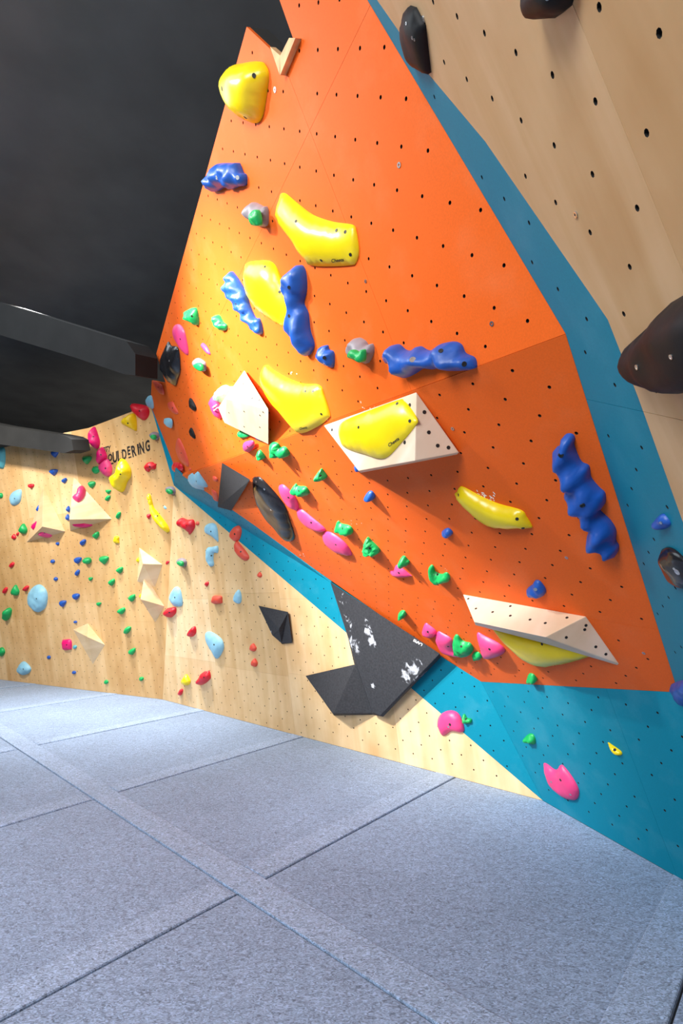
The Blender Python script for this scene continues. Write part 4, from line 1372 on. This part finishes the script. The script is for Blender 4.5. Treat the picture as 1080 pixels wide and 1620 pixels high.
# ------------------------------------------------------------------ holds on the plywood walls
GR, GS, GY, GM = 'red holds', 'pale blue holds', 'yellow holds', 'bright pink holds on the left wall'
for p, key, h, col, lab, g, kw in (
        (c2([(55, 445), (75, 400), (150, 365), (165, 490), (140, 490), (65, 450)]), 'W1', .16, 'yellow2', 'yellow funnel hold left below the top red hold', GY, {}),
        (c2([(125, 310), (140, 285), (230, 300), (260, 340), (250, 390), (215, 415), (165, 370)]), 'W1', .18, 'red', 'big red hold on the top edge of the left wall', GR, dict(lump=.3)),
        (c2([(30, 720), (60, 718), (95, 760), (115, 810), (110, 860), (85, 900), (60, 965), (30, 970), (-15, 900), (-20, 845), (25, 820), (32, 760)]), 'W1', .22, 'yellow', 'large glossy yellow hold just below the lettering', GY, dict(lump=.12, peak=(182, 757), peakw=.4, res=18)),
        (crop([(110, 315), (60, 370), (38, 450), (60, 550), (150, 635), (188, 540), (165, 440), (135, 350)], 135, 640, 9), 'W1', .12, 'magenta', 'bright pink leaf hold under the dark ceiling, topmost pink', GM, dict(res=14)),
        (crop([(225, 605), (190, 650), (170, 740), (180, 850), (285, 765), (270, 680)], 135, 640, 9), 'W1', .13, 'magenta', 'bright pink hold covering the first letter, upper half', GM, dict(res=14)),
        (crop([(290, 775), (185, 855), (200, 930), (250, 1000), (310, 1027), (355, 980), (362, 890), (330, 810)], 135, 640, 9), 'W1', .14, 'pink', 'pink hold left of the lettering, lower half', GM, dict(res=14)),
        (c2([(235, 785), (250, 750), (290, 740), (310, 755), (320, 755), (315, 795), (280, 800), (265, 818), (240, 805)]), 'W1', .10, 'red', 'small red hold below the end of the lettering', GR, dict(lump=.4)),
        (c2([(255, 1003), (275, 1000), (300, 1090), (330, 1130), (400, 1220), (423, 1270), (415, 1288), (390, 1280), (320, 1200), (280, 1110)]), 'W1', .12, 'yellow', 'yellow banana-shaped hold on the plywood wall', GY, dict(res=20, lump=.05)),
        (c2([(495, 1195), (520, 1175), (560, 1190), (605, 1190), (618, 1240), (600, 1280), (575, 1305), (565, 1275), (510, 1245)]), 'W2', .13, 'red', 'jagged red hold right of the yellow banana hold', GR, dict(lump=.45)),
        (c2([(700, 1250), (720, 1225), (765, 1215), (795, 1250), (805, 1355), (785, 1345), (750, 1315), (705, 1290)]), 'W2', .08, 'sky', 'pale blue fan-shaped hold near the blue wedge', GS, {}),
        (c2([(720, 1410), (760, 1400), (800, 1395), (800, 1445), (770, 1450), (765, 1500), (770, 1540), (745, 1555), (725, 1520), (720, 1470)]), 'W2', .09, 'sky', 'pale blue crooked hold under the fan-shaped one', GS, dict(lump=.35, res=16)),
        (c4([(260, 335), (272, 290), (300, 263), (325, 290), (335, 375), (295, 383), (275, 370)]), 'W2', .10, 'sky', 'pale blue hold above the round red hold', GS, {}),
        (c4([(228, 425), (240, 398), (285, 390), (293, 405), (288, 430), (260, 453), (235, 440)]), 'W2', .14, 'red', 'round red hold beside the lower plywood volume', GR, {}),
        (c4([(650, 345), (660, 305), (680, 282), (695, 310), (695, 355), (675, 367)]), 'W2', .08, 'sky', 'small pale blue teardrop right of orange-red hold', GS, {}),
        (c4([(373, 560), (390, 520), (412, 507), (417, 545), (395, 570)]), 'W2', .10, 'red', 'slanted red hold left above the big pale blue shield', GR, {}),
        (c4([(475, 570), (500, 537), (570, 580), (587, 640), (550, 703), (520, 670)]), 'W2', .10, 'sky', 'big pale blue shield hold low on the plywood', GS, {}),
        (c4([(435, 850), (450, 800), (475, 780), (482, 788), (495, 778), (505, 820), (480, 850), (450, 865)]), 'W2', .12, 'red', 'red horned hold just above the floor', GR, dict(lump=.4)),
        (crop([(213, 440), (225, 370), (270, 325), (310, 325), (350, 370), (358, 430), (340, 500), (290, 535), (250, 515), (222, 470)], 0, 860, 4.909), 'W1', .16, 'sky', 'large oval pale blue hold with a scooped lip', GS, dict(res=18, lump=.15)),
        (crop([(135, 960), (170, 918), (205, 935), (233, 975), (215, 1010), (170, 1023), (137, 1000)], 0, 860, 4.909), 'W1', .12, 'sky', 'pale blue hold closest to the floor at left', GS, {}),
        (crop([(80, 905), (105, 855), (172, 835), (172, 915), (150, 955), (105, 972), (85, 945)], 0, 620, 5.4), 'W1', .10, 'sky', 'pale blue slanted hold left of the narrow pyramid', GS, {}),
        (crop([(-60, 520), (-20, 480), (25, 478), (35, 560), (25, 640), (0, 655), (-50, 620)], 0, 620, 5.4), 'W1', .12, 'teal', 'teal hold cut by the left picture edge', GS, {}),
        (crop([(615, 890), (650, 865), (665, 815), (700, 797), (725, 830), (715, 890), (670, 938), (630, 920)], 0, 620, 5.4), plane3(on((116.5, 754), 'W1', 0), on((177, 821), 'W1', 0), on((109.5, 822), 'W1', .30)), .12, 'pink', 'pink bean hold on the face of the wide pyramid', GM, {}),
        (crop([(595, 1090), (680, 1092), (710, 1095), (768, 1140), (700, 1163), (640, 1150)], 0, 620, 5.4), 'W1', .22, 'magenta', 'bright pink hold under the wide pyramid', GM, {}),
        (crop([(275, 1150), (300, 1110), (345, 1075), (362, 1105), (355, 1160), (315, 1198)], 0, 620, 5.4), 'W1', .14, 'magenta', 'bright pink hold at the left foot of the narrow pyramid', GM, {}),
        (crop([(320, 1200), (355, 1160), (415, 1158), (428, 1215), (410, 1245), (355, 1240)], 0, 620, 5.4), 'W1', .22, 'pink', 'pink hold under the narrow pyramid', GM, {}),
        (crop([(482, 755), (495, 748), (545, 750), (551, 815), (540, 825), (490, 825)], 0, 860, 4.909), 'W1', .08, 'magenta', 'square bright pink hold low on the left wall', GM, {})):
    kw.setdefault('lump', .15)
    kw.setdefault('lumps', 12)
    kw.setdefault('res', 12)
    kw.setdefault('rim', .15)
    shaped(key, p, h, col, lab, g, **kw)

SG, SB, SR, SY = 'small green holds on the plywood', 'small blue holds on the plywood', 'small red holds on the plywood', 'small yellow holds on the plywood'
for x, y, w, h, col, kind, lab in (
        (86.5, 718, 10, 11, 'blue', 'wedge', 'small blue hold hanging right under the black beam end'),
        (84.6, 747, 11, 10, 'blue', 'wedge', 'small blue triangle hold between beam and narrow pyramid'),
        (101, 760, 8, 8, 'blue', 'kite', 'small blue hold just left of the wide pyramid tip'),
        (62, 804, 8, 11, 'blue', 'drop', 'small blue hold touching the left edge of the narrow pyramid'),
        (108, 805, 6, 9, 'blue', 'drop', 'upper blue hold on the left edge of the wide pyramid'),
        (107, 818, 6, 10, 'blue', 'drop', 'lower blue hold on the left edge of the wide pyramid'),
        (91, 860, 5, 5, 'blue', 'round', 'tiny blue dot hold below the narrow pyramid foot'),
        (130.7, 858, 9, 10, 'blue', 'lean', 'blue hold below the wide pyramid'),
        (83, 888, 6, 6, 'blue', 'round', 'tiny blue dot hold far left of the green and blue pair'),
        (122.6, 886.7, 10, 10, 'blue', 'wedge', 'blue hold touching a green one, below the wide pyramid'),
        (122, 906, 7, 10, 'blue', 'lean', 'narrow blue hold under the blue and green pair'),
        (88, 916, 6, 6, 'blue', 'round', 'tiny blue hold right above the oval pale blue hold'),
        (120, 944, 10, 10, 'blue', 'wedge', 'blue triangle hold right of the oval pale blue hold, higher'),
        (99, 955, 9.5, 10, 'blue', 'wedge', 'blue wedge hold right of the oval pale blue hold, lower'),
        (119, 984, 5.5, 4, 'blue', 'round', 'tiny flat blue hold above the low pyramid tip'),
        (118, 1023.6, 6, 6, 'teal', 'round', 'tiny round teal hold beside the square pink hold'),
        (77, 1040, 5.5, 5.5, 'blue', 'round', 'tiny dark blue hold left below the square pink hold'),
        (117, 1064, 6, 5.5, 'blue', 'round', 'tiny blue hold just above the floor at left'),
        (136.7, 728, 12.5, 12.5, 'green', 'wedge', 'highest green hold, left of the pink pair'),
        (151, 743.7, 11, 11.5, 'green', 'round', 'green hold touching the lower pink hold by the lettering'),
        (144.8, 767, 10, 11, 'green', 'wedge', 'green hold right of the wide pyramid tip'),
        (171, 778, 8, 6.5, 'green', 'wedge', 'upper one of two small green chips right of wide pyramid'),
        (170, 788, 8, 9, 'green', 'lean', 'lower one of two small green chips right of wide pyramid'),
        (187, 815, 7, 11, 'green', 'lean', 'slim green hold below the large glossy yellow hold'),
        (1, 784, 6, 8, 'green', 'round', 'green hold at the left picture edge beside pale blue hold'),
        (36.5, 836.5, 11, 16, 'green', 'drop', 'oval green hold left of the narrow pyramid foot'),
        (151, 847, 10, 11, 'green', 'kite', 'green hold under the right corner of the wide pyramid'),
        (137.6, 887, 11.5, 10.5, 'green', 'round', 'round green hold touching a blue hold'),
        (164, 886, 14, 13, 'green', 'wedge', 'bigger green hold right of the round green one'),
        (189, 902, 10, 10, 'green', 'kite', 'green triangle hold left of the upper pale volume'),
        (176, 921, 9.5, 10.5, 'green', 'kite', 'green hold below left of the green triangle hold'),
        (143, 916, 6, 5.5, 'green', 'wedge', 'tiny green chip under the blue and green pair'),
        (24, 934, 11, 17, 'green', 'drop', 'oval green hold between two small red holds'),
        (208, 946, 11, 11, 'green', 'kite', 'green hold left of the lower plywood volume'),
        (156, 956, 7, 6, 'green', 'wedge', 'tiny green chip above the low pyramid'),
        (191.5, 966.5, 12, 11, 'green', 'kite', 'green hold with an empty bolt hole beneath'),
        (10.6, 972, 12, 20, 'green', 'lean', 'long oval green hold at the far left'),
        (200.6, 997, 11, 12, 'green', 'lean', 'curved green hold right above the low pyramid'),
        (208, 1030.5, 11, 10, 'green', 'kite', 'green hold right of the low pyramid'),
        (2, 1031.5, 9, 14, 'green', 'round', 'green hold cut by the left picture edge near floor'),
        (168, 1079, 6.5, 6.5, 'green', 'round', 'tiny green dot hold closest to the floor'),
        (223.3, 1074, 7, 6.5, 'green', 'round', 'tiny green hold left of the low yellow hold'),
        (49, 769, 8, 7, 'red', 'wedge', 'tiny red hold right of the pale blue slanted hold'),
        (22, 849, 6, 9, 'red', 'drop', 'slim red chip left of the oval green hold'),
        (27.8, 845, 4, 6, 'red', 'lean', 'red sliver right next to the slim red chip'),
        (18.5, 893.7, 7.5, 9, 'red', 'lean', 'small red hold below the slim red chips'),
        (8, 934, 7, 10, 'red', 'lean', 'small red hold left of the oval green hold'),
        (41, 931, 7.5, 9, 'red', 'lean', 'small red hold touching the oval pale blue hold'),
        (184, 854, 7, 10.5, 'yellow', 'block', 'small yellow hold below the slim green hold'),
        (220, 886, 7.5, 9, 'yellow', 'round', 'tiny yellow and white knob on the upper pale volume'),
        (222.5, 943, 4.5, 7, 'yellow', 'drop', 'tiny yellow chip on the lower plywood volume')):
    blob('W1', x, y, w, h, col, lab, {'blue': SB, 'teal': SB, 'green': SG, 'red': SR, 'yellow': SY}[col], kind=kind)
for x, y, w, h, col, kind, lab in (
        (235, 817, 6, 8, 'red', 'wedge', 'tiny red chip left of the yellow banana hold'),
        (262.5, 802, 8, 10, 'sky', 'drop', 'tiny pale blue hold above the jagged red hold'),
        (312, 828, 5.5, 6.5, 'coral', 'round', 'tiny coral dot right of the jagged red hold'),
        (264.5, 890.6, 5.5, 7, 'red', 'wedge', 'tiny red chip left of a grey and green hold'),
        (326.5, 924, 6.5, 8, 'red', 'kite', 'tiny red chip above the orange-red hold'),
        (343.4, 949, 13, 12.5, 'coral', 'block', 'orange-red hold left of the small pale blue teardrop'),
        (410.5, 909, 7, 8.5, 'coral', 'drop', 'tiny orange-red hold near the blue wedge'),
        (400, 1024, 10.5, 13, 'coral', 'drop', 'upper orange-red hold of the pair below the kite volume'),
        (402, 1048, 10, 13, 'coral', 'drop', 'lower orange-red hold of the pair below the kite volume'),
        (293.9, 1076, 12, 17, 'yellow', 'drop', 'yellow hold left of the red horned hold'),
        (285.6, 1095, 7, 11, 'red', 'lean', 'small red chip at the floor below the yellow hold')):
    blob('W1' if x < 245 else 'W2', x, y, w, h, col, lab, {'sky': GS, 'coral': SR, 'red': SR, 'yellow': SY}[col], kind=kind)

# ------------------------------------------------------------------ wall lettering (partly covered by the pink hold)
cG = lambda p: crop(p, 135, 640, 9)
for txt, q in (('CITY', [(232, 690), (355, 668), (362, 578), (240, 612)]),
               ('B', [(238, 850), (305, 815), (300, 690), (232, 715)]),
               ('O', [(322, 812), (385, 796), (380, 695), (318, 712)]),
               ('U', [(392, 838), (455, 815), (448, 660), (385, 680)]),
               ('L', [(460, 810), (512, 792), (505, 640), (452, 660)]),
               ('D', [(530, 795), (588, 768), (578, 625), (515, 645)]),
               ('E', [(605, 722), (640, 712), (632, 588), (592, 600)]),
               ('R', [(675, 752), (730, 725), (715, 570), (645, 592)]),
               ('I', [(752, 718), (770, 712), (755, 558), (732, 566)]),
               ('N', [(782, 712), (840, 690), (825, 525), (762, 545)]),
               ('G', [(862, 680), (922, 655), (910, 495), (845, 520)])):
    lettering('W1', txt, cG(q), INK, wall_left, bold=.03, off=.003)
for q in ([(352, 838), (398, 825), (400, 845), (355, 856)], [(612, 748), (652, 735), (655, 752), (615, 768)]):
    V = [on(p, 'W1', .003) for p in cG(q)]
    meshobj('lettering', V, [(0, 1, 2, 3)], INK, wall_left)
